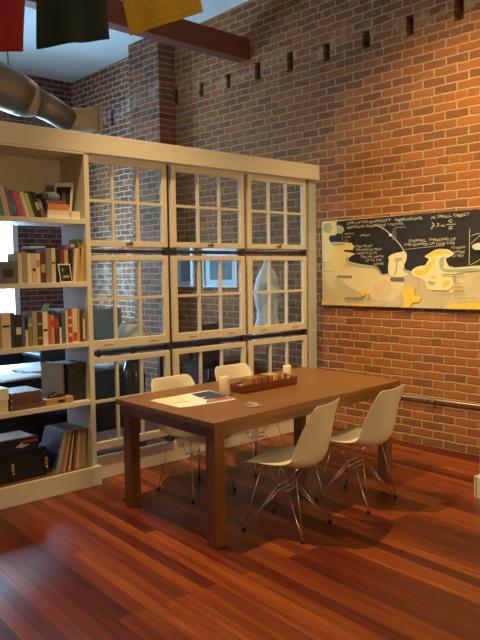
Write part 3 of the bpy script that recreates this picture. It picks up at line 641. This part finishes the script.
# ------------------------------------------------------------------ canvas painting on the brick wall
PXp = -.042
def pp(x, y, lift=0): 
    p = on('x', PXp, x, y); p.x = PXp - lift; return p
yL = -.068; yR = -2.12
pa = empty('canvas_painting', (-.02, (yL+yR)/2, 1.25), 'long abstract canvas with black chalk-lettered top and yellow shapes on the brick wall', 'painting')
def canvas_mat():
    m, nt, b = newmat('canvas collage ground')
    tc = N(nt, 'ShaderNodeTexCoord')
    n1 = N(nt, 'ShaderNodeTexNoise', Scale=4.0, Detail=4.0); L(nt, tc.outputs['Object'], n1.inputs['Vector'])
    r = N(nt, 'ShaderNodeValToRGB'); e = r.color_ramp.elements; e[0].position = .32; e[0].color = (.50,.44,.27,1); e[1].position = .7; e[1].color = (.80,.66,.28,1)
    k = e.new(.5); k.color = (.62,.53,.30,1); k = e.new(.6); k.color = (.70,.60,.37,1)
    L(nt, n1.outputs['Fac'], r.inputs[0])
    mp = N(nt, 'ShaderNodeMapping'); mp.inputs['Scale'].default_value = (1, 30, 130); L(nt, tc.outputs['Object'], mp.inputs[0])
    n2 = N(nt, 'ShaderNodeTexNoise', Scale=1.0, Detail=2.0); L(nt, mp.outputs[0], n2.inputs['Vector'])
    mx = N(nt, 'ShaderNodeMix', data_type='RGBA', blend_type='MULTIPLY'); L(nt, r.outputs[0], mx.inputs[6])
    r2 = N(nt, 'ShaderNodeValToRGB'); r2.color_ramp.elements[0].position = .38; r2.color_ramp.elements[0].color = (.5,.5,.5,1); r2.color_ramp.elements[1].position = .52; L(nt, n2.outputs['Fac'], r2.inputs[0])
    L(nt, r2.outputs[0], mx.inputs[7]); mx.inputs[0].default_value = .35
    L(nt, mx.outputs[2], b.inputs['Base Color']); b.inputs['Roughness'].default_value = .55; return m
MB().box(PXp, -.002, yR, yL, 1.262, 2.112).build('canvas', canvas_mat(), pa, bevel=.002)
lift_ = [.0]
def layer(name, pts, c, rough=.5, ext=None):
    lift_[0] += .00035
    q = [pp(x, y, lift_[0]) for x, y in pts]
    if ext: q = [Vector((v.x, max(v.y, yR+.001), min(max(v.z,1.263), 2.111))) for v in q]
    else: q = [Vector((v.x, min(max(v.y, yR+.001), yL-.001), min(max(v.z,1.263), 2.111))) for v in q]
    MB().prism(q, (.0003, 0, 0)).build(name, col(c, rough), pa)
def smooth(pts, n=4):
    out = []; m_ = len(pts)
    for i in range(m_):
        p0, p1, p2, p3 = [pts[(i+k-1) % m_] for k in range(4)]
        for j in range(n):
            t = j/n
            out.append(tuple(.5*((2*p1[a]) + (-p0[a]+p2[a])*t + (2*p0[a]-5*p1[a]+4*p2[a]-p3[a])*t*t + (-p0[a]+3*p1[a]-3*p2[a]+p3[a])*t**3) for a in (0,1)))
    return out
blk = [(337,221.4),(372,218),(420,213.6),(480,208.2),(520,204.6),(520,263),(480,265.3),(470,266),(455,267.5),(449,266),(446.5,262),(446,258.5),(450,256.5),(453.5,254),(450,250.5),(444,249),(437,249.5),(430,253),(425.5,256.5),(429,259),(427,262),(425,265.5),
       (420,266),(415,268),(411,272),(408,271),(404.5,269),(404.5,263.5),(406,261.5),(406.5,254.5),(404.5,252),(401,252),(394,253.5),(388.5,257),(389,260.5),(388,266),(388.5,273.5),(381,274.5),(380.5,271),(377.5,267),(372,265.5),(363,264.5),(355,263),(350,261.5),(348,260),(349.5,257.5),
       (352,255.6),(355.5,254),(350.5,252.3),(344.5,251.7),(344,250),(353,250),(354,246.6),(351.7,243),(345,242),(335,242),(330,242),(329,238.7),(330,235.4),(335,235.4),(338,233),(339,227.5),(336.5,225)]
CRM = (.80,.70,.42); YEL = (.82,.58,.05); TEAL = (.36,.44,.30); OLV = (.42,.40,.12); PYEL = (.76,.62,.24)
lp_ = lambda *a, **k: layer(*a, **k)
lp_('cream_wash', smooth([(322,222.5),(336,222),(341,226),(338,234),(331,236),(331,241),(345,241),(354,242),(356,248),(356,254),(348,258),(346,263),(340,268),(330,272),(325,264),(322,250)]), PYEL)
lp_('cream_wash', smooth([(350,268),(370,266),(381,270),(384,276),(400,276),(404,284),(396,298),(378,300),(360,292),(345,284),(340,274)]), (.72,.62,.36))
lp_('pink_wash', smooth([(374,284),(386,280),(392,287),(388,298),(377,298)]), (.70,.54,.32))
lp_('black_ground', blk, (.014,.012,.009), .6)
lp_('olive_patch', smooth([(324,225),(330,223),(332,228),(329,233),(324,231)]), OLV)
lp_('teal_smear', smooth([(338,225),(343,227),(344,231),(340,234),(337,231)]), TEAL)
lp_('teal_smear', smooth([(330,242),(338,243),(345,242.4),(343,245),(334,245.5)]), TEAL)
lp_('teal_smear', smooth([(346.5,257),(349,258),(348.5,261.5),(355,264),(364,265.6),(376,267),(381,272),(382,276),(379,272),(374,268.5),(362,267.5),(350,265),(346,261)]), TEAL)
lp_('cream_figure', smooth([(388.5,257),(394,253.5),(401,252),(404.5,251),(407,254.5),(406,261.5),(404.5,263.5),(404.5,269),(408,271),(411,272.5),(404,277),(394,276),(389,274),(388.5,266),(389.5,260.5)]), CRM)
lp_('teal_stroke', smooth([(394.5,259),(398,258),(402.5,257.5),(402,260.5),(398,262),(397.5,270),(396,274.5),(394.6,274),(396,268),(396,262)]), TEAL)
lp_('teal_stroke', smooth([(403,268.5),(407,270),(411,271.5),(409,273.5),(404,271.5)]), TEAL)
lp_('cream_figure', smooth([(411,272.5),(415,268),(420,266),(425,265.3),(427.4,262),(429,259),(425,256.5),(430,253),(437,249.3),(444,248.8),(450,250.3),(454,254),(450,256.8),(446.4,258.6),(446.8,262),(449,266),(455,268),(470,266.5),(484,265.5),(484,270),(462,272.5),(453,276),(454,284),(448,290),(438,290),(428,289),(424,280),(416,277)]), CRM)
lp_('yellow_stroke', smooth([(427,255.5),(434,252),(443,250.2),(451,252.3),(444,253.7),(436,256),(430,257.5)]), YEL)
lp_('yellow_stroke', smooth([(434,258),(435.5,260),(431,268),(427,273.5),(422,275),(415,273.5),(416,269.8),(424,269.5),(429,263)]), YEL)
lp_('yellow_stroke', smooth([(430,276.5),(436,275.5),(436.5,278),(431,278.5)]), YEL)
lp_('yellow_stroke', smooth([(442,284),(446,280.5),(450,281),(449,285),(444,286.5)]), YEL)
lp_('yellow_stroke', smooth([(449.5,290),(454,290),(453.5,293.5),(450,293)]), PYEL)
lp_('teal_stroke', smooth([(441,257.5),(446,257),(444.5,259),(444,265),(446,269),(477,268.2),(477,271),(450,272),(442.5,270),(439.5,264)]), TEAL)
lp_('teal_stroke', smooth([(428.5,281),(435,282),(434,284.5),(428.5,283.5)]), TEAL)
lp_('teal_stroke', smooth([(453,276),(456,278),(455,281),(453.5,279.5)]), TEAL)
lp_('yellow_patch', smooth([(403,288),(414,287.5),(415,295),(421,296.5),(419.5,302),(413,303),(410,307.5),(403,307.5),(404,300)]), YEL)
lp_('yellow_patch', [(446,305.5),(462,303.5),(480,301.5),(520,298),(520,309.6),(480,309.3),(460,309),(447,308.7)], YEL)
lp_('yellow_patch', smooth([(352,304.5),(360,304),(368,305),(366,306.5),(354,306.4)]), YEL)
lp_('yellow_patch', smooth([(322.3,300),(326,303),(329,306.6),(322.3,306.4)]), YEL)
lp_('yellow_patch', smooth([(362,291),(366,288),(367,294),(363,296)]), YEL)
lp_('label_strip', [(391,277.2),(404.5,277.6),(404.3,281),(390.8,280.5)], (.16,.15,.13))
for (a, b, y, tk) in ((337.5,355,275.5,1.6),(345.5,366,297.2,1.3),(345.5,360,300.6,.7),(369,372,294,1.3),(369,372,297.5,1.3),(443,467,273.8,1.1),(433,450,291,.6),(455,466,290.8,.8),(456,466,287,.5),(456,466,283,.5),(460,478,298,.5),(324,333,262,.6),(325,336,271,.5)):
    for k in range(int((b-a)/2.2)):
        s = a+k*2.2; lp_('newsprint_word', [(s,y),(s+1.6,y),(s+1.6,y+tk),(s,y+tk)], (.17,.15,.11))
CH = (.50,.46,.36)
def stroke(name, pts, w=.35, c=CH):
    lift_[0] += .0001
    q = [pp(x, y, lift_[0]) for x, y in pts]; m = MB()
    ww = w*.0098
    for a, b in zip(q, q[1:]):
        d = (b-a).normalized(); nn = Vector((0, -d.z, d.y))*ww/2
        m.quad(a+nn, b+nn, b-nn, a-nn)
    m.build(name, col(c), pa)
stroke('chalk_arc', [(376,225),(381,226.3),(386,229),(390,232),(393,235),(398,240),(402,244.5),(405,249),(408,254)], .8, (.6,.56,.45))
lp_('chalk_dot', [(392.5+1.5*math.cos(a), 235+1.5*math.sin(a)) for a in [math.pi*k/5 for k in range(10)]], (.75,.72,.6))
stroke('chalk_line', [(471.7,229),(471.2,265)], .6); stroke('chalk_line', [(473,236),(477,234.4),(484,233)], .5); stroke('chalk_line', [(472.5,244),(477,240),(484,234)], .5); stroke('chalk_line', [(472,265),(480,261),(486,256)], .5)
stroke('chalk_line', [(407,249.5),(440,246),(447,245.5)], .4); stroke('chalk_line', [(344.5,233),(344.8,241)], .4); stroke('chalk_line', [(396,229),(400,227.4),(408,227)], .4)
lp_('pale_patch', smooth([(474,246),(480,243),(490,243),(490,248),(478,250)]), (.6,.62,.5))
for k in range(5): stroke('chalk_scribble', [(396.5+2*math.cos(a), 231+k*2+1.1*math.sin(a)) for a in [math.pi*j/4 for j in range(9)]], .35, (.3,.27,.2))
def writing(txt, x, y, x2, hpx):
    """chalk lettering from photo place x,y (baseline left) to x2"""
    cu = bpy.data.curves.new('chalk_writing', 'FONT'); cu.body = txt; cu.size = 1; cu.offset = .012
    to = bpy.data.objects.new('tmp', cu); C.objects.link(to); bpy.context.view_layer.update()
    me = bpy.data.meshes.new_from_object(to); bpy.data.objects.remove(to)
    xs_ = [v.co.x for v in me.vertices]; w0 = max(xs_); a = pp(x, y); b = pp(x2, y)
    sx = (a.y-b.y)/w0; sz = hpx*.0098/.7
    lift_[0] += .0001; rr = random.Random(txt)
    ph = rr.random()*6
    for v in me.vertices:
        X, Y = v.co.x, v.co.y
        v.co = Vector((PXp-lift_[0]-.0006, a.y - X*sx - Y*sz*.12, a.z + Y*sz + .004*math.sin(X*2.1+ph))) - pa.location
    me.materials.append(col(CH)); o = bpy.data.objects.new('chalk_writing', me); C.objects.link(o); o.parent = pa
writing('LIVE LITTLE QUANTITY', 349, 224.6, 393, 2.3); writing('NUMBERS AND POWER.', 397, 221.5, 425, 2.3); writing('AL SMALL, OBJECT', 433, 218.6, 472, 2.3)
writing('ABSOLUTE, SHORTAGE + NOTES,', 349, 228.6, 406, 2.1)
writing('\u03bb\u00b2', 433, 229.8, 441, 5.5); writing('=', 442.5, 227.4, 447, 3); writing('c', 450.5, 222.5, 454.5, 3.8); writing('z', 450.5, 229.6, 455, 3.6); stroke('chalk_line', [(448.5,224.6),(458,224.2)], .5)
writing('ETERNAL, THINKING OF', 411, 242.3, 458, 2.3); writing('THE SHAPED UP LINE LIVE', 406, 246.2, 457, 2.2); writing('TO POINT', 453, 249, 468, 2.0); writing('NOTHING', 454.5, 253.2, 467, 2.0); writing('AT BEST', 455, 257, 466, 2.0)
writing('MAN AND', 347, 234.6, 356, 1.4); writing('LINE', 347, 238, 353, 1.3); writing('AL', 347, 241.3, 351, 1.2); writing('WORLDS', 362, 236.5, 372, 1.5)
writing('WHEN THE ART', 356, 247.6, 375, 2.0); writing('THE ONLY ALL MAKE', 358, 251, 384, 2.0); writing('WITH IT IN US', 359, 254.6, 379, 2.0); writing('YOU ALL ABOVE', 363, 258, 386, 2.0); writing('UP TO THE', 368, 261.5, 384, 2.0); writing('EDGE', 376, 265, 386, 2.0)

# ------------------------------------------------------------------ flags above
FY = -2.1
def flag(label, pts, mat, lines=False):
    a, b, c, d = [on('y', FY, x, y) for x, y in pts]      # top-left, top-right, bottom-right, bottom-left
    m = MB(); R_ = []
    n = 14
    for j in range(n+1):
        r = []
        for i in range(n+1):
            u, v = i/n, j/n
            p = (a*(1-u)+b*u)*(1-v) + (d*(1-u)+c*u)*v
            p.y += .018*math.sin(u*7+v*2)*v + .01*math.sin(u*13)
            r.append(p)
        R_.append(r)
    e = empty('prayer_flag', (a+b)/2, label, 'flag', 'cloth flags hanging near the ceiling')
    m.loft(R_, cap=False, closed=False); m.build('cloth', mat, e, True, solid=.0015)
    if lines:
        m = MB(); 
        def P_(u, v): 
            p = (a*(1-u)+b*u)*(1-v) + (d*(1-u)+c*u)*v; p.y += .018*math.sin(u*7+v*2)*v + .01*math.sin(u*13) - .0022; return p
        def seg(u0,v0,u1,v1,w=.012):
            k = 10
            for i in range(k):
                s0, s1 = i/k, (i+1)/k
                p = P_(u0+(u1-u0)*s0, v0+(v1-v0)*s0); q = P_(u0+(u1-u0)*s1, v0+(v1-v0)*s1)
                dd = (q-p).normalized(); nn = Vector((-dd.z, 0, dd.x))*.0013
                m.quad(p+nn, q+nn, q-nn, p-nn)
        seg(.06,.93,.94,.93); seg(.06,.02,.06,.93); seg(.94,.02,.94,.93); seg(.09,.895,.91,.895); seg(.09,.02,.09,.895); seg(.91,.02,.91,.895)
        k = .05
        while k < .86:
            seg(.13, k, .38, k); seg(.62, k, .87, k)
            if k < .3 or k > .7: seg(.4, k, .6, k)
            k += .045
        m.build('block_print', col((.28,.18,.03)), e)
    # hem over the string
    m = MB(); m.tube([a+Vector((0,0,.006)), b+Vector((0,0,.006))], .008, 8); m.build('top_hem', mat, e, True)
def cloth(name, c):
    m, nt, b = newmat(name); b.inputs['Base Color'].default_value = (*c,1); b.inputs['Roughness'].default_value = .9
    b.inputs['Sheen Weight'].default_value = .1
    tc = N(nt, 'ShaderNodeTexCoord'); w = N(nt, 'ShaderNodeTexNoise', Scale=300.0); L(nt, tc.outputs['Object'], w.inputs['Vector']); bp = N(nt, 'ShaderNodeBump', Strength=.2, Distance=.001); L(nt, w.outputs['Fac'], bp.inputs['Height']); L(nt, bp.outputs[0], b.inputs['Normal'])
    return m
flag('red cloth flag hanging at the top left corner', [(-48,-22),(27,-22),(24.5,51),(-46,51)], cloth('red cotton', (.26,.008,.02)))
flag('dark green cloth flag hanging between the red and yellow ones', [(36,-24),(108,-24),(111,38.5),(38.5,48.5)], cloth('dark green cotton', (.005,.016,.016)))
flag('yellow cloth flag with block printed border hanging over the beam', [(116,-28),(197,-38),(204.5,11.5),(132.5,35)], cloth('yellow cotton', (.50,.30,.01)), True)
st = MB(); st.tube([on('y',FY,x,y)+Vector((0,0,.006)) for x, y in ((-160,-14),(-48,-22),(27,-22),(36,-24),(108,-24),(116,-28),(197,-38),(300,-56))], .0025, 6)
tag(st.build('flag_string', col((.6,.55,.45)), None), 'thin string the three cloth flags hang from', 'string')

# ------------------------------------------------------------------ duct in the far room
du = empty('air_duct', on('y',1.2,20,90), 'large round galvanised air duct above the partition at upper left', 'duct')
def dp(x, y, Y=1.2): return on('y', Y, x, y)
a0, a1, a2 = dp(-60,62), dp(-5,84), dp(26,99)
a3, a4 = dp(33,100), dp(70,121)
r1_, r2_ = .195, .118
MB().tube([a0, dp(-30,72), a1, dp(12,91), a2], [r1_, r1_, r1_, r1_*.98, r1_*.86], 32).build('large_pipe', M_duct, du, True)
MB().tube([a2-Vector((.02,0,-.006)), a3], [.165, .150], 32).build('joint_collar', M_ductc, du, True)
MB().tube([a3, dp(50,109), a4], [r2_+.01, r2_, r2_-.008], 28).build('small_pipe', M_duct, du, True)
s0 = dp(67,119); f0 = dp(92,121)
def sq(c, r, k, n=24):
    out = []
    for i in range(n):
        a = 2*math.pi*i/n; cx, sz = math.cos(a), math.sin(a); q = max(abs(cx), abs(sz))
        out.append(c + Vector((0, cx*r*((1-k)+k/q), sz*r*((1-k)+k/q))))
    return out
MB().loft([sq(s0,.105,0), sq(s0.lerp(f0,.3),.105,.4), sq(f0,.11,1)]).build('square_transition', M_ductc, du)
MB().box(f0.x, f0.x+.035, f0.y-.13, f0.y+.13, f0.z-.13, f0.z+.13).build('end_flange', M_ductc, du, bevel=.004)
for x, y in ((-4,64),(-22,60)): 
    p = dp(x,y); MB().tube([p+Vector((0,0,-.3)), Vector((p.x, p.y, cz(p.y)-.0))], .005, 6).build('hanger_rod', M_black, du)
p = dp(8,60); MB().tube([Vector((p.x,p.y,p.z-.25)), Vector((p.x, p.y, cz(p.y)))], .0045, 6).build('hanger_rod', M_black, du)

# ------------------------------------------------------------------ far room, seen through the panes
def wall_picture(y0, y1, z0, z1, inner, mc, label):
    e = empty('framed_picture', (-.01, (y0+y1)/2, z0), label, 'picture')
    f = MB(); w = .018
    for a, b_, c, d in ((y0,y1,z0,z0+w),(y0,y1,z1-w,z1),(y0,y0+w,z0+w,z1-w),(y1-w,y1,z0+w,z1-w)): f.box(-.035,-.004,a,b_,c,d)
    f.build('frame', M_white, e)
    MB().box(-.02,-.006,y0+w,y1-w,z0+w,z1-w).build('mat_board', plain('white mat', (.78,.88,.92), .5), e)
    MB().box(-.024,-.02,*inner).build('photo', mc, e)
    MB().box(-.028,-.026,y0+w,y1-w,z0+w,z1-w).build('glazing', M_glass, e)
wall_picture(2.02,2.345,1.43,1.93,(2.08,2.28,1.50,1.85),plain('pale photo', (.30,.42,.48), .5, .5, 6),'white framed pale picture on far brick wall, left of the pair')
wall_picture(1.225,1.84,1.43,1.9,(1.33,1.72,1.52,1.80),plain('seascape photo', (.08,.12,.16), .5, .8, 9),'white framed dark picture on far brick wall, right of the pair')
# dress form
df = empty('dress_form', (-.32,.45,0), 'white dress form standing behind the right-hand sashes', 'mannequin')
dx_, dy_ = -.32, .45
m = MB(); m.lathe([(.035,1.74),(.04,1.71),(.05,1.67),(.085,1.62),(.125,1.55),(.15,1.47),(.16,1.38),(.15,1.30),(.125,1.20),(.13,1.12),(.165,1.0),(.185,.9),(.18,.84),(.02,.82)], (dx_,dy_,0), 28, .95, .8)
m.build('torso', plain('white linen', (.72,.74,.78), .8), df, True)
m = MB(); m.lathe([(.04,1.742),(.038,1.755),(.01,1.77)], (dx_,dy_,0), 20); m.build('neck_cap', M_black, df, True)
m = MB(); m.tube([(dx_,dy_,.82),(dx_,dy_,.12)], .014, 10)
for k in range(3):
    a = 2*math.pi*k/3; m.tube([(dx_,dy_,.16),(dx_+.2*math.cos(a),dy_+.2*math.sin(a),.012)], .011, 8)
m.build('stand', M_black, df, True)
# desk behind the shelf
def desk(name, x0, x1, y0, y1, zt, mat, lmat, label):
    e = empty(name, ((x0+x1)/2,(y0+y1)/2,0), label, 'desk')
    MB().box(x0,x1,y0,y1,zt-.035,zt).build('desktop', mat, e, bevel=.003)
    for x in (x0+.03, x1-.08):
        for y in (y0+.03, y1-.08): MB().box(x,x+.05,y,y+.05,0,zt-.035).build('leg', lmat, e)
    return e
M_desk = wood('dark desk wood', (.05,.025,.015), (.09,.045,.028), 'X', 1, .35)
dk_ = desk('desk', -3.6, -1.6, .92, 1.75, .74, plain('pale desk laminate', (.35,.42,.45), .35), M_black, 'pale topped desk in the far room behind the bookshelf')
MB().box(-3.5,-1.7,.96,.98,.12,.70).build('added_dark_panel', M_black, dk_)  # added black panel, darkens the view through the bottom shelf
desk('desk', -1.35, -.35, 1.6, 2.3, .74, M_desk, M_black, 'dark wooden desk in the far room behind the middle sashes')
random.seed(11)
for i, (x, y, w, d, a, lab) in enumerate(((-2.95,.9,.42,.3,12,'white drawing sheets on the pale desk, nearest the bookshelf'),(-2.55,1.15,.45,.32,-8,'white drawing sheets on the pale desk, middle of three piles'),(-2.0,.95,.3,.22,25,'white drawing sheets on the pale desk behind the first sash'))):
    m = MB(); Mx = Matrix.Translation((x,y,.7405)) @ Matrix.Rotation(math.radians(a),4,'Z'); m.box(-w/2,w/2,-d/2,d/2,0,.01+.004*i,Mx); m.box(-w/2+.03,w/2+.02,-d/2+.02,d/2+.03,.0105+.004*i,.014+.004*i,Mx)
    tag(m.build('drawing_sheets', M_white, None), lab, 'papers')
# monitor
mo = empty('monitor', (-1.88,1.25,.74), 'grey flat monitor on the desk behind the first column sashes', 'monitor')
MB().box(-2.13,-1.64,1.2,1.24,.95,1.27).build('screen', plain('grey monitor back', (.22,.28,.30), .35), mo, bevel=.006)
m = MB(); m.tube([(-1.88,1.25,1.0),(-1.88,1.27,.75)], .02, 10); m.box(-1.99,-1.77,1.17,1.33,.741,.755); m.build('monitor_stand', M_black, mo)
# big shade lamp
la = empty('table_lamp', (-1.99,.5,0), 'lamp with wide pale tapered shade behind the first sash column', 'lamp')
lx, ly = -1.99, .5
m = MB(); m.lathe([(.205,.98),(.10,1.17),(.096,1.17),(.20,.98)], (lx,ly,0), 28); m.build('lamp_shade', plain('pale lamp shade', (.62,.55,.45), .8), la, True)
m = MB(); m.lathe([(.10,.0),(.11,.02),(.085,.1),(.1,.4),(.105,.7),(.06,.86),(.02,.88),(.015,1.05)], (lx,ly,0), 24); m.build('lamp_base', plain('dark glazed pottery', (.05,.05,.055), .2), la, True)
# office chairs
def office_chair(x, y, a, label):
    e = empty('office_chair', (x,y,0), label, 'chair', 'dark office chairs in the far room')
    def Lp(px_, py_, pz_): 
        c, s = math.cos(math.radians(a)), math.sin(math.radians(a)); return Vector((x+px_*c-py_*s, y+px_*s+py_*c, pz_))
    m = MB(); m.loft([[Lp(.23*k*math.cos(t), .22*k*math.sin(t), z) for t in [2*math.pi*i/20 for i in range(20)]] for k, z in ((.9,.44),(1.02,.46),(1.02,.49),(.8,.51))]); m.build('seat', M_navy, e, True)
    m = MB(); m.loft([[Lp(.22*k*math.cos(t), -.24+.035*math.sin(t)-.03*((z-.6)/.4), z) for t in [2*math.pi*i/20 for i in range(20)]] for k, z in ((.75,.66),(.95,.72),(1.02,.86),(.98,1.02),(.7,1.1))]); m.build('backrest', M_black, e, True)
    m = MB(); m.tube([Lp(0,0,.44), Lp(0,0,.1)], .025, 10); m.tube([Lp(0,-.05,.46), Lp(0,-.26,.5), Lp(0,-.27,.74)], .015, 8)
    for k in range(5):
        t = 2*math.pi*k/5; m.tube([Lp(0,0,.11), Lp(.28*math.cos(t), .28*math.sin(t), .06)], .014, 8); m.tube([Lp(.28*math.cos(t), .28*math.sin(t), .055), Lp(.28*math.cos(t), .28*math.sin(t), .002)], .02, 8)
    m.build('star_base', M_black, e, True)
office_chair(-1.12, .80, 15, 'dark office chair behind the middle sash column')
office_chair(-2.62, .58, 150, 'dark office chair in the far room, behind the bottom left sash')
# file crates under desk
fb = empty('low_cabinet', (-.3,1.1,0), 'low dark cabinet along the far brick wall', 'cabinet')
MB().box(-.60,-.03,1.0,1.5,.001,.62).build('body', M_desk, fb, bevel=.004)
for k in range(2): MB().box(-.62,-.60,1.01+.245*k,1.24+.245*k,.04,.58).build('cabinet_door', wood('cabinet door wood', (.06,.03,.02), (.12,.06,.035), 'Z'), fb)
# dark blue sofa behind the shelf
so = empty('sofa', (-3.0,2.9,0), 'dark blue sofa under the far window, seen through the shelves', 'sofa')
MB().box(-3.4,-1.5,3.0,3.9,.12,.42).build('seat_base', M_navy, so, bevel=.03); MB().box(-3.4,-1.5,3.7,4.0,.43,.85).build('backrest', M_navy, so, bevel=.05)
for x in (-3.6,-1.49): MB().box(x,x+.19,3.0,4.0,.12,.62).build('armrest', M_navy, so, bevel=.04)
for x in (-3.5,-1.45):
    for y in (3.05,3.9): MB().box(x,x+.06,y,y+.06,0,.12).build('leg', M_black, so)

# ------------------------------------------------------------------ light
def light(kind, loc, energy, color, target=None, **kw):
    d = bpy.data.lights.new(kind.lower()+'_light', kind); d.energy = energy; d.color = color
    for k, v in kw.items(): setattr(d, k, v)
    o = bpy.data.objects.new(d.name, d); C.objects.link(o); o.location = loc
    if target is not None: o.rotation_euler = (Vector(target)-Vector(loc)).to_track_quat('-Z','Y').to_euler()
    return o
WARM = (1, .68, .30)
light('SPOT', (-3.25,-.98,4.5), 680, WARM, (-1.4,-1.9,0), spot_size=math.radians(82), spot_blend=.75, shadow_soft_size=.04)
light('SPOT', (-1.7,-2.2,3.9), 330, (1,.69,.28), (-.0,-1.7,1.9), spot_size=math.radians(100), spot_blend=.95, shadow_soft_size=.08)
light('AREA', (-2.9,-7.0,2.4), 80, WARM, (-2.2,-.5,1.2), shape='DISK', size=1.4)
light('AREA', (-1.7,4.6,1.8), 170, (.38,.66,1), (-2.2,0,.9), shape='RECTANGLE', size=1.2, size_y=2.2)
light('AREA', (-7.0,3.2,1.7), 60, (.5,.66,1), (0,3.6,2.0), shape='RECTANGLE', size=2.5, size_y=2.2)
light('POINT', (-1.9,1.7,3.6), 3, (1,.72,.45), shadow_soft_size=.15)  # added weak warm fill for the far room, no fitting behind it
w = bpy.data.worlds.new('World'); bpy.context.scene.world = w; w.use_nodes = True
w.node_tree.nodes['Background'].inputs[0].default_value = (1,.72,.5,1); w.node_tree.nodes['Background'].inputs[1].default_value = .05

# ------------------------------------------------------------------ camera
cd_ = bpy.data.cameras.new('camera'); co = bpy.data.objects.new('camera', cd_); C.objects.link(co)
Mx = Matrix((( RT.x, UP.x, -FW.x, CAM.x), (RT.y, UP.y, -FW.y, CAM.y), (RT.z, UP.z, -FW.z, CAM.z), (0,0,0,1)))
co.matrix_world = Mx
cd_.sensor_fit = 'VERTICAL'; cd_.sensor_height = 24; cd_.lens = F*24/640; cd_.clip_start = .05
bpy.context.scene.camera = co
s = bpy.context.scene
s.view_settings.view_transform = 'Standard'; s.view_settings.look = 'None'; s.view_settings.gamma = 1; s.view_settings.exposure = 0; s.view_settings.use_curve_mapping = False
